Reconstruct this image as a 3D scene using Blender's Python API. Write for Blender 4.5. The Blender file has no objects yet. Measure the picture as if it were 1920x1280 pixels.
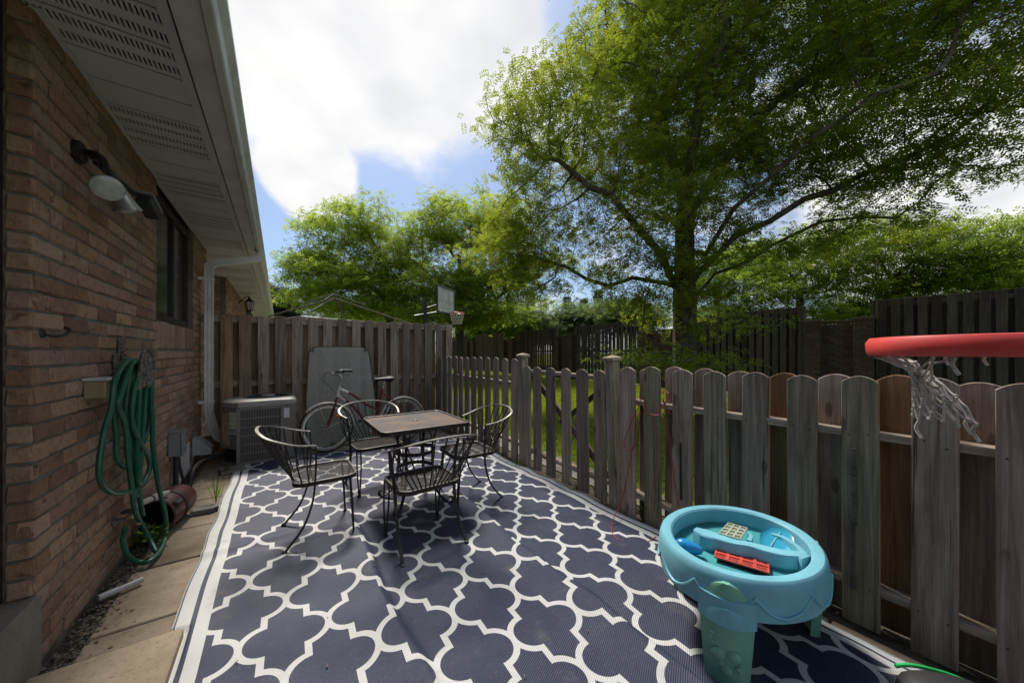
import bpy, math, random
import numpy as np
from mathutils import Vector, Matrix, kdtree
random.seed(7); RNG = np.random.default_rng(11)
R = math.radians
sc = bpy.context.scene
COL = sc.collection

# ------------------------------------------------------------------ camera
cam_d = bpy.data.cameras.new('camera'); cam = bpy.data.objects.new('camera', cam_d); COL.objects.link(cam)
cam_d.sensor_width = 36.0; cam_d.lens = 12.0; cam_d.shift_y = 20/1920
cam_d.clip_start = 0.05; cam_d.clip_end = 2000
CAMH = 1.35; YAW = math.atan(436/640)
cam.location = (0, 0, CAMH); cam.rotation_euler = (R(90), 0, -YAW)
sc.camera = cam
sc.view_settings.view_transform = 'Standard'; sc.view_settings.look = 'None'
sc.view_settings.exposure = 0.6; sc.view_settings.gamma = 1.0
sc.view_settings.use_curve_mapping = False
sc.cycles.max_bounces = 6; sc.cycles.diffuse_bounces = 3; sc.cycles.glossy_bounces = 2; sc.cycles.transmission_bounces = 4; sc.cycles.transparent_max_bounces = 8
sc.cycles.caustics_reflective = False; sc.cycles.caustics_refractive = False

# ------------------------------------------------------------------ node helpers
class V:
    """a value socket with arithmetic"""
    nt = None
    def __init__(s, sock): s.s = sock
    @staticmethod
    def m(op, *a, clamp=False):
        n = V.nt.nodes.new('ShaderNodeMath'); n.operation = op; n.use_clamp = clamp
        for i, x in enumerate(a):
            if isinstance(x, V): V.nt.links.new(x.s, n.inputs[i])
            else: n.inputs[i].default_value = x
        return V(n.outputs[0])
    def __add__(a, b): return V.m('ADD', a, b)
    def __radd__(a, b): return V.m('ADD', b, a)
    def __sub__(a, b): return V.m('SUBTRACT', a, b)
    def __rsub__(a, b): return V.m('SUBTRACT', b, a)
    def __mul__(a, b): return V.m('MULTIPLY', a, b)
    def __rmul__(a, b): return V.m('MULTIPLY', b, a)
    def __truediv__(a, b): return V.m('DIVIDE', a, b)
    def lt(a, b): return V.m('LESS_THAN', a, b)
    def gt(a, b): return V.m('GREATER_THAN', a, b)
    def abs(a): return V.m('ABSOLUTE', a)
    def min(a, b): return V.m('MINIMUM', a, b)
    def max(a, b): return V.m('MAXIMUM', a, b)
    def sqrt(a): return V.m('SQRT', a)
    def sin(a): return V.m('SINE', a)
    def fract(a): return V.m('FRACT', a)
    def pow(a, b): return V.m('POWER', a, b)
    def smooth(a, lo, hi, tlo=0., thi=1.):
        n = V.nt.nodes.new('ShaderNodeMapRange'); n.interpolation_type = 'SMOOTHSTEP'
        V.nt.links.new(a.s, n.inputs[0])
        for i, x in enumerate((lo, hi, tlo, thi)): n.inputs[i+1].default_value = x
        return V(n.outputs[0])

def node(t, **kw):
    n = V.nt.nodes.new(t)
    for k, v in kw.items(): setattr(n, k, v)
    return n
def put(sock, val):
    if isinstance(val, V): V.nt.links.new(val.s, sock)
    elif hasattr(val, 'is_output'): V.nt.links.new(val, sock)
    else:
        if isinstance(val, (tuple, list)) and len(val) == 3 and len(sock.default_value) == 4: val = (*val, 1)
        sock.default_value = val
def mixc(fac, a, b, mode='MIX'):
    n = node('ShaderNodeMix', data_type='RGBA', blend_type=mode)
    put(n.inputs[0], fac); put(n.inputs[6], a); put(n.inputs[7], b)
    return n.outputs[2]
def noise(vec, scale=5., detail=3., rough=.55, dist=0., out=0):
    n = node('ShaderNodeTexNoise'); 
    if vec is not None: V.nt.links.new(vec, n.inputs['Vector'])
    n.inputs['Scale'].default_value = scale; n.inputs['Detail'].default_value = detail
    n.inputs['Roughness'].default_value = rough; n.inputs['Distortion'].default_value = dist
    return V(n.outputs[0]) if out == 0 else n.outputs[1]
def vmul(vec, s):
    n = node('ShaderNodeVectorMath', operation='MULTIPLY'); V.nt.links.new(vec, n.inputs[0]); n.inputs[1].default_value = s
    return n.outputs[0]
def vadd(a, b):
    n = node('ShaderNodeVectorMath', operation='ADD'); V.nt.links.new(a, n.inputs[0]); V.nt.links.new(b, n.inputs[1]); return n.outputs[0]
def objvec(off=True):
    tc = node('ShaderNodeTexCoord').outputs['Object']
    if not off: return tc
    oi = node('ShaderNodeObjectInfo')
    cx = node('ShaderNodeCombineXYZ'); r = V(oi.outputs['Random'])
    put(cx.inputs[0], r*37.); put(cx.inputs[1], r*91.); put(cx.inputs[2], r*53.)
    return vadd(tc, cx.outputs[0])
def ramp(fac, stops):
    n = node('ShaderNodeValToRGB'); put(n.inputs[0], fac)
    el = n.color_ramp.elements
    while len(el) < len(stops): el.new(.5)
    for e, (p, c) in zip(el, stops): e.position = p; e.color = (*c, 1) if len(c) == 3 else c
    return n.outputs[0]
def bump(h, strength=.3, dist=.01):
    n = node('ShaderNodeBump'); n.inputs['Strength'].default_value = strength; n.inputs['Distance'].default_value = dist
    put(n.inputs['Height'], h); return n.outputs[0]
MATS = {}
def newmat(name):
    m = bpy.data.materials.new(name); m.use_nodes = True; MATS[name] = m
    V.nt = m.node_tree; b = m.node_tree.nodes['Principled BSDF']
    return m, b
def pset(b, **kw):
    names = dict(color='Base Color', rough='Roughness', metal='Metallic', spec='Specular IOR Level', normal='Normal', sheen='Sheen Weight',
                 coat='Coat Weight', trans='Transmission Weight', ior='IOR', alpha='Alpha', emit='Emission Color', estr='Emission Strength')
    for k, v in kw.items(): put(b.inputs[names[k]], v)
def objcolor(): return node('ShaderNodeObjectInfo').outputs['Color']

def plain(name, col, rough=.5, metal=0., var=.12, scale=12., bmp=0., spec=.5, dirt=0., dirtcol=(.05,.04,.03)):
    m, b = newmat(name)
    v = objvec(); f = noise(v, scale, 5., .6)
    lo = tuple(max(0, c*(1-var*2)) for c in col); hi = tuple(min(1, c*(1+var*2)) for c in col)
    c = ramp(f, [(.25, lo), (.75, hi)])
    if dirt: c = mixc(noise(v, scale*.37, 6., .7).smooth(.5, .75)*dirt, c, dirtcol)
    pset(b, color=c, rough=noise(v, scale*.7, 3.).smooth(.2, .8, max(.02, rough-.1), min(1, rough+.12)), metal=metal, spec=spec)
    if bmp: pset(b, normal=bump(noise(v, scale*6, 4.), bmp, .004))
    return m

# ------------------------------------------------------------------ world and sun
SUN_AZ = R(12); SUN_EL = R(57)            # azimuth measured from +Y towards +X
SUN_STR, SUN_ANG, SKY_STR = 2.9, R(11), 0.11
def build_world():
    w = bpy.data.worlds.new('World'); sc.world = w; w.use_nodes = True
    V.nt = w.node_tree; nt = w.node_tree
    bg = nt.nodes['Background']
    sky = node('ShaderNodeTexSky', sky_type='NISHITA'); sky.sun_disc = False
    sky.sun_elevation = SUN_EL; sky.sun_rotation = SUN_AZ
    sky.air_density = 1.0; sky.dust_density = 1.4; sky.ozone_density = 1.5
    d = node('ShaderNodeTexCoord').outputs['Generated']
    sp = node('ShaderNodeSeparateXYZ'); nt.links.new(d, sp.inputs[0])
    x, y, z = V(sp.outputs[0]), V(sp.outputs[1]), V(sp.outputs[2])
    zz = z.max(0.02) + 0.28
    cx = node('ShaderNodeCombineXYZ'); put(cx.inputs[0], x/zz); put(cx.inputs[1], y/zz); put(cx.inputs[2], 0.37)
    p = cx.outputs[0]
    big = noise(p, 1.5, 5., .55, .25)
    fine = noise(p, 5.5, 4., .6)
    n = big*.72 + fine*.28
    # the cloud bank and the small cloud seen in the photograph, given by their directions in the sky
    def direction(px, py):
        v = Vector(((px-960)/640, 1, (660-py)/640)).normalized(); v.rotate(Matrix.Rotation(-YAW, 3, 'Z')); return v
    def blob(px, py, rad):
        v = direction(px, py); dp = x*v.x + y*v.y + z*v.z
        return dp.smooth(math.cos(rad), math.cos(rad*.25))
    bias = blob(660, 60, .50)*.36 + blob(585, 350, .13)*.60 + blob(1850, 360, .30)*.22 + blob(600, 430, .30)*(-.40) + blob(860, 430, .33)*(-.34) + blob(1120, -40, .16)*(-.16) + blob(1910, 60, .22)*(-.15)
    m = (n + bias).smooth(.44, .67)
    haze = z.smooth(.0, .14, .5, 0.)
    m2 = m.max(haze)
    shade = noise(p, 3.2, 3., .55)
    cloud = ramp(shade, [(.3, (4.8, 4.9, 5.15)), (.62, (6.35, 6.25, 6.15))])
    blue = mixc(1.0, sky.outputs[0], (.64, .71, .78), 'MULTIPLY')
    c = mixc(m2, blue, cloud)
    put(bg.inputs[0], c); bg.inputs[1].default_value = SKY_STR
    sd = bpy.data.lights.new('sun', 'SUN'); sd.energy = SUN_STR; sd.angle = SUN_ANG; sd.color = (1, .95, .86)
    so = bpy.data.objects.new('sun', sd); COL.objects.link(so); so.location = (0, 0, 30)
    dv = Vector((math.sin(SUN_AZ)*math.cos(SUN_EL), math.cos(SUN_AZ)*math.cos(SUN_EL), math.sin(SUN_EL)))
    so.rotation_euler = dv.to_track_quat('Z', 'Y').to_euler()
build_world()

# ------------------------------------------------------------------ where things stand (survey of the place, metres; X from the house, Y along it)
_s, _c = math.sin(YAW), math.cos(YAW)
def PX(px, py, X):
    t = (px-960)/640; Z = X/(_s+t*_c); return Vector((X, Z*(_c-t*_s), CAMH-(py-660)/640*Z))
def PZ(px, py, Z):
    l = (px-960)/640*Z; return Vector((Z*_s+l*_c, Z*_c-l*_s, CAMH-(py-660)/640*Z))

# ------------------------------------------------------------------ mesh helpers
class MB:
    def __init__(s): s.v = []; s.f = []
    def add(s, verts, faces):
        o = len(s.v); s.v += [tuple(p) for p in verts]; s.f += [tuple(i+o for i in f) for f in faces]; return s
    def box(s, c, d, M=None):
        x, y, z = d[0]/2, d[1]/2, d[2]/2
        vs = [Vector((sx*x, sy*y, sz*z)) for sz in (-1, 1) for sy in (-1, 1) for sx in (-1, 1)]
        if M is not None: vs = [M @ p for p in vs]
        c = Vector(c)
        return s.add([p+c for p in vs], [(0,2,3,1),(4,5,7,6),(0,1,5,4),(2,6,7,3),(0,4,6,2),(1,3,7,5)])
    def box2(s, a, b): return s.box([(p+q)/2 for p, q in zip(a, b)], [abs(q-p) for p, q in zip(a, b)])
    def cbox(s, c, d, ch=.004, M=None):
        """box with chamfered edges"""
        x, y, z = d[0]/2, d[1]/2, d[2]/2; vs = []
        for sx in (-1, 1):
            for sy in (-1, 1):
                for sz in (-1, 1):
                    vs += [Vector((sx*x, sy*(y-ch), sz*(z-ch))), Vector((sx*(x-ch), sy*y, sz*(z-ch))), Vector((sx*(x-ch), sy*(y-ch), sz*z))]
        idx = lambda sx, sy, sz, k: ((sx > 0)*4+(sy > 0)*2+(sz > 0))*3+k
        fs = []
        for sg in (-1, 1):
            q = [(-1,-1),(1,-1),(1,1),(-1,1)]
            if sg < 0: q = q[::-1]
            fs.append(tuple(idx(sg, a, b, 0) for a, b in q))
            fs.append(tuple(idx(b, sg, a, 1) for a, b in q))
            fs.append(tuple(idx(a, b, sg, 2) for a, b in q))
        for a in (-1, 1):
            for b in (-1, 1):
                f = (idx(a,b,-1,0), idx(a,b,1,0), idx(a,b,1,1), idx(a,b,-1,1)); fs.append(f if a*b < 0 else f[::-1])
                f = (idx(a,-1,b,0), idx(a,1,b,0), idx(a,1,b,2), idx(a,-1,b,2)); fs.append(f if a*b > 0 else f[::-1])
                f = (idx(-1,a,b,1), idx(1,a,b,1), idx(1,a,b,2), idx(-1,a,b,2)); fs.append(f if a*b < 0 else f[::-1])
                for e in (-1, 1):
                    f = (idx(e,a,b,0), idx(e,a,b,1), idx(e,a,b,2)); fs.append(f if e*a*b > 0 else f[::-1])
        if M is not None: vs = [M @ p for p in vs]
        c = Vector(c); return s.add([p+c for p in vs], fs)
    def tube(s, path, r, n=8, cap=True, flat=None, closed=False):
        """sweep; flat=(a,b,up) gives an elliptic/rect band whose 'b' axis follows up"""
        P = [Vector(p) for p in path]; N = len(P); rs = r if isinstance(r, (list, tuple)) else [r]*N
        T = []
        for i in range(N):
            a = P[(i-1) % N] if (closed or i > 0) else P[i]; b = P[(i+1) % N] if (closed or i < N-1) else P[i]
            t = (b-a); T.append(t.normalized() if t.length > 1e-9 else Vector((0, 0, 1)))
        u = Vector((0, 0, 1)) if abs(T[0].z) < .9 else Vector((1, 0, 0))
        u = (u - T[0]*u.dot(T[0])).normalized(); vs = []
        for i in range(N):
            u = u - T[i]*u.dot(T[i]); u = u.normalized() if u.length > 1e-6 else T[i].orthogonal().normalized()
            if flat is not None:
                up = Vector(flat[2]); uu = up - T[i]*up.dot(T[i])
                uu = uu.normalized() if uu.length > 1e-3 else u
                w = T[i].cross(uu)
                for k in range(4):
                    sa, sb = [(-1,-1),(1,-1),(1,1),(-1,1)][k]
                    vs.append(P[i] + w*(sa*flat[0]/2) + uu*(sb*flat[1]/2))
            else:
                w = T[i].cross(u)
                for k in range(n):
                    a = 2*math.pi*k/n; vs.append(P[i] + (u*math.cos(a)+w*math.sin(a))*rs[i])
        m = 4 if flat is not None else n; fs = []
        for i in range(N if closed else N-1):
            j = (i+1) % N
            for k in range(m): fs.append((i*m+k, i*m+(k+1) % m, j*m+(k+1) % m, j*m+k))
        if cap and not closed: fs += [tuple(range(m))[::-1], tuple((N-1)*m+k for k in range(m))]
        return s.add(vs, fs)
    def lathe(s, prof, n=24, c=(0,0,0), M=None, sx=1., sy=1., cap=False):
        vs = []; fs = []; c = Vector(c)
        for r, z in prof:
            for k in range(n):
                a = 2*math.pi*k/n; p = Vector((r*math.cos(a)*sx, r*math.sin(a)*sy, z)); vs.append((M @ p if M is not None else p)+c)
        for i in range(len(prof)-1):
            for k in range(n): fs.append((i*n+k, i*n+(k+1) % n, (i+1)*n+(k+1) % n, (i+1)*n+k))
        if cap: fs += [tuple(range(n))[::-1], tuple((len(prof)-1)*n+k for k in range(n))]
        return s.add(vs, fs)
    def prism(s, poly, h0, h1, M=None, c=(0,0,0)):
        """extrude a 2-D outline (x,y) from z=h0 to h1"""
        n = len(poly); vs = [Vector((p[0], p[1], h0)) for p in poly]+[Vector((p[0], p[1], h1)) for p in poly]
        if M is not None: vs = [M @ p for p in vs]
        c = Vector(c)
        return s.add([p+c for p in vs], [tuple(range(n))[::-1], tuple(range(n, 2*n))]+[(i, (i+1) % n, n+(i+1) % n, n+i) for i in range(n)])
    def mesh(s, name, mat, smooth=False):
        me = bpy.data.meshes.new(name); me.from_pydata(s.v, [], s.f); me.update()
        if mat: me.materials.append(MATS[mat])
        if smooth:
            me.polygons.foreach_set('use_smooth', [True]*len(me.polygons))
            me.set_sharp_from_angle(angle=R(38))
        return me
    def build(s, name, mat, parent=None, smooth=False, **kw): return obj(name, s.mesh(name, mat, smooth), parent, **kw)

def obj(name, me, parent=None, loc=None, rot=None, color=None):
    o = bpy.data.objects.new(name, me); COL.objects.link(o)
    if loc is not None: o.location = loc
    if rot is not None: o.rotation_euler = rot
    if color is not None: o.color = (*color, 1)
    if parent is not None: o.parent = parent
    return o
def thing(name, label, cat, loc=(0,0,0), rz=0., group=None):
    o = bpy.data.objects.new(name, None); COL.objects.link(o); o.location = loc; o.rotation_euler = (0, 0, rz); o.empty_display_size = .1
    return tag(o, label, cat, group)
def tag(o, label=None, cat=None, group=None, kind=None):
    if label: o['label'] = label
    if cat: o['category'] = cat
    if group: o['group'] = group
    if kind: o['kind'] = kind
    return o
def struct(o): o['kind'] = 'structure'; return o
def stuff(o): o['kind'] = 'stuff'; return o
def copy_tree(o, parent=None):
    c = o.copy(); COL.objects.link(c); c.parent = parent
    for ch in list(o.children): copy_tree(ch, c)
    return c
def spline(pts, k=6, closed=False):
    P = [Vector(p) for p in pts]; N = len(P); out = []
    for i in range(N if closed else N-1):
        g = lambda j: P[j % N] if closed else P[min(max(j, 0), N-1)]
        a, b, c, d = g(i-1), g(i), g(i+1), g(i+2)
        for q in range(k):
            t = q/k; out.append(.5*((2*b)+(c-a)*t+(2*a-5*b+4*c-d)*t*t+(3*b-a-3*c+d)*t**3))
    if not closed: out.append(P[-1])
    return out
def rrect(w, h, r, n=5):
    out = []
    for cx, cy, a0 in ((w/2-r, h/2-r, 0), (-w/2+r, h/2-r, 90), (-w/2+r, -h/2+r, 180), (w/2-r, -h/2+r, 270)):
        for i in range(n+1): a = R(a0+90*i/n); out.append((cx+r*math.cos(a), cy+r*math.sin(a)))
    return out
def jit(a): return random.uniform(-a, a)
# ------------------------------------------------------------------ materials
def wood(name, dark, mid, light, knots=.55, stain=(.05,.04,.03), grain=1.0, moss=0.):
    m, b = newmat(name); v = objvec()
    g = noise(vmul(v, (26, 26, 1.15)), 1.6*grain, 7., .62, .5)
    g2 = noise(vmul(v, (90, 90, 2.2)), 2.2, 3., .6)
    blot = noise(vmul(v, (5, 5, 1.6)), 1.3, 5., .6)
    c = ramp(g*.62+g2*.2+blot*.18, [(.30, dark), (.48, mid), (.68, light)])
    crack = noise(vmul(v, (60, 60, .9)), 1.2, 3., .5, .3).smooth(.63, .72)
    c = mixc(crack*.75, c, (.018, .015, .013))
    vo = node('ShaderNodeTexVoronoi'); V.nt.links.new(vmul(v, (9, 9, 3.2)), vo.inputs['Vector']); vo.inputs['Scale'].default_value = 1.
    kn = V(vo.outputs['Distance']).smooth(.10, .17, 1., 0.)*noise(v, 2.2, 0.).smooth(.48, .54)
    c = mixc(kn*knots, c, (.045, .03, .02))
    c = mixc(noise(vmul(v, (7, 7, 1.1)), 1., 6., .65).smooth(.50, .74)*.62, c, stain)
    if moss: c = mixc(noise(v, 3.1, 5., .6).smooth(.5, .8)*moss, c, (.085, .10, .055))
    c = mixc(1., c, objcolor(), 'MULTIPLY')
    pset(b, color=c, rough=.86, spec=.25, normal=bump(g*.6+g2*.5-crack*.9-kn*.3, .55, .004))
    return m
wood('weathered_wood', (.125,.094,.068), (.31,.247,.19), (.54,.455,.365), moss=.25)
wood('brown_wood', (.085,.060,.042), (.18,.132,.095), (.30,.24,.18), moss=.1)
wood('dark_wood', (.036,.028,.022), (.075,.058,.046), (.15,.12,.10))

def brickmat(name, bright=1.0):
    m, b = newmat(name); v = objvec()
    oi = node('ShaderNodeObjectInfo'); gi = node('ShaderNodeNewGeometry')
    r = (V(oi.outputs['Random'])*7.31 + V(gi.outputs['Random Per Island'])*3.77).fract()
    k = bright
    base = ramp(r, [(0., (.27*k,.155*k,.10*k)), (.25, (.345*k,.215*k,.145*k)), (.5, (.40*k,.27*k,.19*k)), (.72, (.35*k,.24*k,.18*k)), (.88, (.22*k,.13*k,.088*k)), (1., (.40*k,.25*k,.155*k))])
    f = noise(v, 26., 8., .68)
    c = mixc(f.smooth(.30, .55, .7, 0.), base, (.17*k,.10*k,.062*k))
    blot = noise(vmul(v, (9, 9, 16)), 1., 6., .7, .6).smooth(.58, .72)
    c = mixc(blot*.7, c, (.050,.034,.026))
    c = mixc(noise(v, 60., 4., .6).smooth(.55, .75)*.35, c, (.46*k,.36*k,.27*k))
    h = noise(vmul(v, (70, 70, 34)), 1., 5., .65) - blot*.7
    pset(b, color=mixc(1., c, objcolor(), 'MULTIPLY'), rough=.92, spec=.2, normal=bump(h, .8, .006)); return m
brickmat('brick'); brickmat('pier_brick', .30)
def concrete(name, a, bcol, scale=4., dirt=.6):
    m, b = newmat(name); v = objvec()
    f = noise(v, scale, 9., .65); f2 = noise(v, scale*22, 4., .6); f3 = noise(v, scale*.35, 4., .6)
    c = ramp(f, [(.3, a), (.7, bcol)])
    c = mixc(f2.smooth(.52, .72)*.42, c, tuple(x*.42 for x in a))
    c = mixc(noise(v, scale*2.1, 8., .75, .8).smooth(.56, .66)*.35, c, tuple(x*.5 for x in a))
    c = mixc(noise(v, scale*60, 2., .5).smooth(.66, .72)*.5, c, tuple(min(1., x*1.7) for x in bcol))
    c = mixc(f3.smooth(.5, .72)*dirt, c, tuple(x*.55*y for x, y in zip(a, (1, .93, .82))))
    pset(b, color=mixc(1., c, objcolor(), 'MULTIPLY'), rough=.9, spec=.2, normal=bump(f2*.6+f, .45, .004)); return m
concrete('slab_concrete', (.21,.168,.122), (.37,.305,.23), 3.2, .8); concrete('mortar', (.125,.105,.085), (.24,.205,.17), 9.)
concrete('old_concrete', (.17,.15,.125), (.30,.27,.225), 3.); concrete('soil', (.045,.036,.026), (.10,.08,.058), 8.)
plain('nail', (.035,.025,.02), .8)
plain('white_metal', (.62,.61,.58), .45, 0., .05, 5., dirt=.5, dirtcol=(.30,.27,.23))
plain('soffit_metal', (.56,.545,.55), .5, 0., .04, 4., dirt=.25, dirtcol=(.33,.30,.28))
plain('soffit_dark', (.012,.012,.012), .9)
plain('brown_frame', (.030,.018,.012), .45); plain('black_metal', (.014,.013,.013), .5)
plain('grey_box', (.20,.21,.21), .5, 0., .06); plain('vent_grey', (.44,.44,.42), .5, 0., .06, dirt=.5, dirtcol=(.2,.18,.15))
plain('iron', (.040,.034,.030), .55, .55, .35, 30., .2, dirt=.6, dirtcol=(.09,.045,.025))
plain('iron_skylit', (.30,.28,.26), .42, .25, .25, 25., dirt=.5, dirtcol=(.10,.07,.05))  # paler iron: the sky's white highlight on rims, painted into the colour
plain('ac_body', (.19,.172,.155), .5, .0, .06, 8., dirt=.35, dirtcol=(.12,.10,.08))
plain('ac_top', (.30,.285,.26), .45, .0, .05, 8.); plain('ac_dark', (.02,.02,.02), .7)
plain('paper_white', (.62,.61,.58), .7); plain('paper_blue', (.05,.10,.24), .6); plain('paper_yellow', (.50,.40,.06), .6); plain('paper_tan', (.36,.29,.19), .7, 0., .3, 40.)
plain('hose_green', (.008,.088,.052), .38, 0., .15, 14.); plain('brass', (.35,.30,.2), .4, .8)
plain('cast_metal', (.17,.145,.115), .75, .2, .4, 45., .5); plain('rust_dark', (.07,.045,.035), .8, .1, .3)
plain('maroon', (.095,.024,.026), .42, 0., .2, 9., dirt=.6, dirtcol=(.06,.04,.035)); plain('black_rubber', (.018,.018,.018), .6)
plain('pvc_beige', (.56,.50,.40), .5, 0., .06); plain('grey_plastic', (.42,.42,.42), .45, 0., .08)
plain('lamp_glass', (.42,.42,.39), .15, 0., .15, 20.); plain('silver', (.40,.40,.38), .3, .7)
plain('box_beige', (.26,.21,.11), .55, 0., .1)
plain('chrome', (.50,.49,.47), .28, .9, .15, 30., dirt=.5, dirtcol=(.16,.11,.08)); plain('bike_red', (.155,.014,.018), .3, 0., .1)
plain('bike_white', (.62,.58,.52), .4, 0., .08); plain('tyre', (.03,.028,.027), .85); plain('tyre_wall', (.36,.30,.25), .8, 0., .1)
plain('reflector', (.75,.22,.02), .3); plain('saddle', (.017,.016,.016), .5); plain('fender_cream', (.55,.50,.42), .4, 0., .1, dirt=.5)
plain('tub_blue', (.20,.50,.60), .42, 0., .08, 6., .08, dirt=.34, dirtcol=(.16,.30,.34)); plain('tub_floor', (.13,.44,.47), .45, 0., .15, 6., dirt=.7, dirtcol=(.10,.17,.15))
plain('wheel_blue', (.05,.40,.58), .2, 0., .05); plain('leg_green', (.20,.45,.33), .42, 0., .06, 7., .05); plain('leg_deep', (.03,.22,.17), .45)
plain('mould_red', (.56,.075,.05), .42, 0., .1); plain('mould_grey', (.42,.46,.35), .5, 0., .08); plain('ball_blue', (.02,.30,.66), .22)
plain('mould_shadow', (.26,.03,.025), .6); plain('mould_gshadow', (.17,.19,.13), .6)  # darkened mould colours: shade of the cup hollows painted on
plain('hoop_red', (.80,.085,.075), .35, 0., .08, 9., dirt=.4, dirtcol=(.28,.02,.02)); plain('net', (.45,.42,.38), .9, 0., .25, 40.)
plain('lime', (.03,.55,.12), .45); plain('bag_black', (.02,.02,.022), .7); plain('base_grey', (.06,.06,.065), .6)
plain('string_red', (.36,.045,.040), .6, 0., .15); plain('stick', (.10,.085,.07), .85, 0., .3, 30.)
plain('roof_shingle', (.075,.065,.06), .95, 0., .3, 40., .5); plain('pebble', (.13,.115,.092), .9, 0., .4, 5.)
plain('board_black', (.014,.014,.016), .45); plain('far_wall', (.34,.30,.27), .9); plain('far_roof', (.16,.14,.13), .9)
plain('curtain', (.12,.125,.12), .9); plain('dead_leaf', (.19,.12,.06), .9, 0., .4, 3.); plain('pad_grey', (.17,.16,.145), .9, 0., .2, 8., .3)

def table_rust():
    m, b = newmat('table_top'); v = objvec(False)
    f = noise(v, 3.2, 6., .65); mesh = noise(v, 160., 2., .5)
    c = mixc(f.smooth(.42, .66), (.055,.048,.044), (.17,.083,.048))
    c = mixc(mesh.smooth(.45, .65)*.5, c, (.02,.017,.016))
    pset(b, color=c, rough=.55, metal=.25, normal=bump(mesh, .4, .003))
table_rust()
def glassmat(name, tint, dust, alpha):
    m, b = newmat(name); nt = m.node_tree; v = objvec(False)
    tr = node('ShaderNodeBsdfTransparent'); put(tr.inputs[0], tint)
    pset(b, color=dust, rough=.4, spec=.12)
    mx = node('ShaderNodeMixShader'); f = noise(vmul(v, (3, 3, 1)), 1.6, 5., .6).smooth(.3, .75, alpha*.85, min(1, alpha*1.15)); put(mx.inputs[0], f)
    nt.links.new(tr.outputs[0], mx.inputs[1]); nt.links.new(b.outputs[0], mx.inputs[2])
    nt.links.new(mx.outputs[0], nt.nodes['Material Output'].inputs[0])
glassmat('frosted_glass', (.96,.97,.93), (.54,.545,.48), .36)
glassmat('clear_pane', (.9,.92,.94), (.78,.80,.82), .62)
def windowglass():
    m, b = newmat('window_glass'); pset(b, color=(.018,.022,.02), rough=.12, spec=.25)
windowglass()
def water():
    m, b = newmat('water'); nt = m.node_tree; v = objvec(False)
    tr = node('ShaderNodeBsdfTransparent'); put(tr.inputs[0], (.74,.90,.90)); gl = node('ShaderNodeBsdfGlossy'); gl.inputs['Roughness'].default_value = .04
    put(gl.inputs['Normal'], bump(noise(v, 9., 2.), .08, .01))
    fr = node('ShaderNodeFresnel'); fr.inputs[0].default_value = 1.33
    mx = node('ShaderNodeMixShader'); nt.links.new(fr.outputs[0], mx.inputs[0]); nt.links.new(tr.outputs[0], mx.inputs[1]); nt.links.new(gl.outputs[0], mx.inputs[2])
    nt.links.new(mx.outputs[0], nt.nodes['Material Output'].inputs[0]); nt.nodes.remove(b)
water()
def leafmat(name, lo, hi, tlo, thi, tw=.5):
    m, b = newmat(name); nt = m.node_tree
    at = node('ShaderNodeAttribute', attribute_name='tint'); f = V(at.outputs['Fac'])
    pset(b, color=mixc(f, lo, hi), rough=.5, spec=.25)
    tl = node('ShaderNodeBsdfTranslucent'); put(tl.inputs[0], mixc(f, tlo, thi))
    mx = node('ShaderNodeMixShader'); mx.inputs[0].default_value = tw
    nt.links.new(b.outputs[0], mx.inputs[1]); nt.links.new(tl.outputs[0], mx.inputs[2]); nt.links.new(mx.outputs[0], nt.nodes['Material Output'].inputs[0])
leafmat('leaf_locust', (.048,.084,.012), (.13,.172,.024), (.24,.33,.02), (.56,.62,.055), .52)
leafmat('leaf_yellow', (.078,.135,.015), (.20,.275,.032), (.31,.44,.025), (.62,.72,.08), .58)
leafmat('leaf_olive', (.088,.130,.024), (.195,.245,.042), (.31,.42,.03), (.60,.70,.08), .6)
leafmat('leaf_bright', (.06,.12,.018), (.15,.23,.03), (.25,.40,.03), (.50,.64,.08), .55)
leafmat('leaf_conifer', (.020,.040,.024), (.050,.080,.050), (.03,.06,.03), (.07,.11,.06), .2)
leafmat('leaf_grey', (.06,.095,.040), (.14,.18,.075), (.16,.24,.07), (.3,.40,.12), .45)
leafmat('grass_blade', (.085,.13,.012), (.18,.23,.025), (.30,.39,.02), (.52,.58,.05), .5)
leafmat('weed', (.05,.11,.02), (.12,.2,.04), (.15,.3,.03), (.3,.45,.06))
plain('bark', (.085,.062,.047), .95, 0., .45, 9., .8); plain('bark_grey', (.075,.060,.050), .95, 0., .4, 9., .8)
def groundmat():
    m, b = newmat('ground_grass'); v = objvec(False)
    f = noise(v, .8, 6., .6); f2 = noise(v, 30., 5., .7)
    pset(b, color=mixc(f2.smooth(.3, .7), ramp(f, [(.3, (.075,.12,.012)), (.7, (.125,.175,.018))]), (.16,.20,.024)), rough=1., spec=.1, normal=bump(f2, .8, .03))
groundmat()
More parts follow.
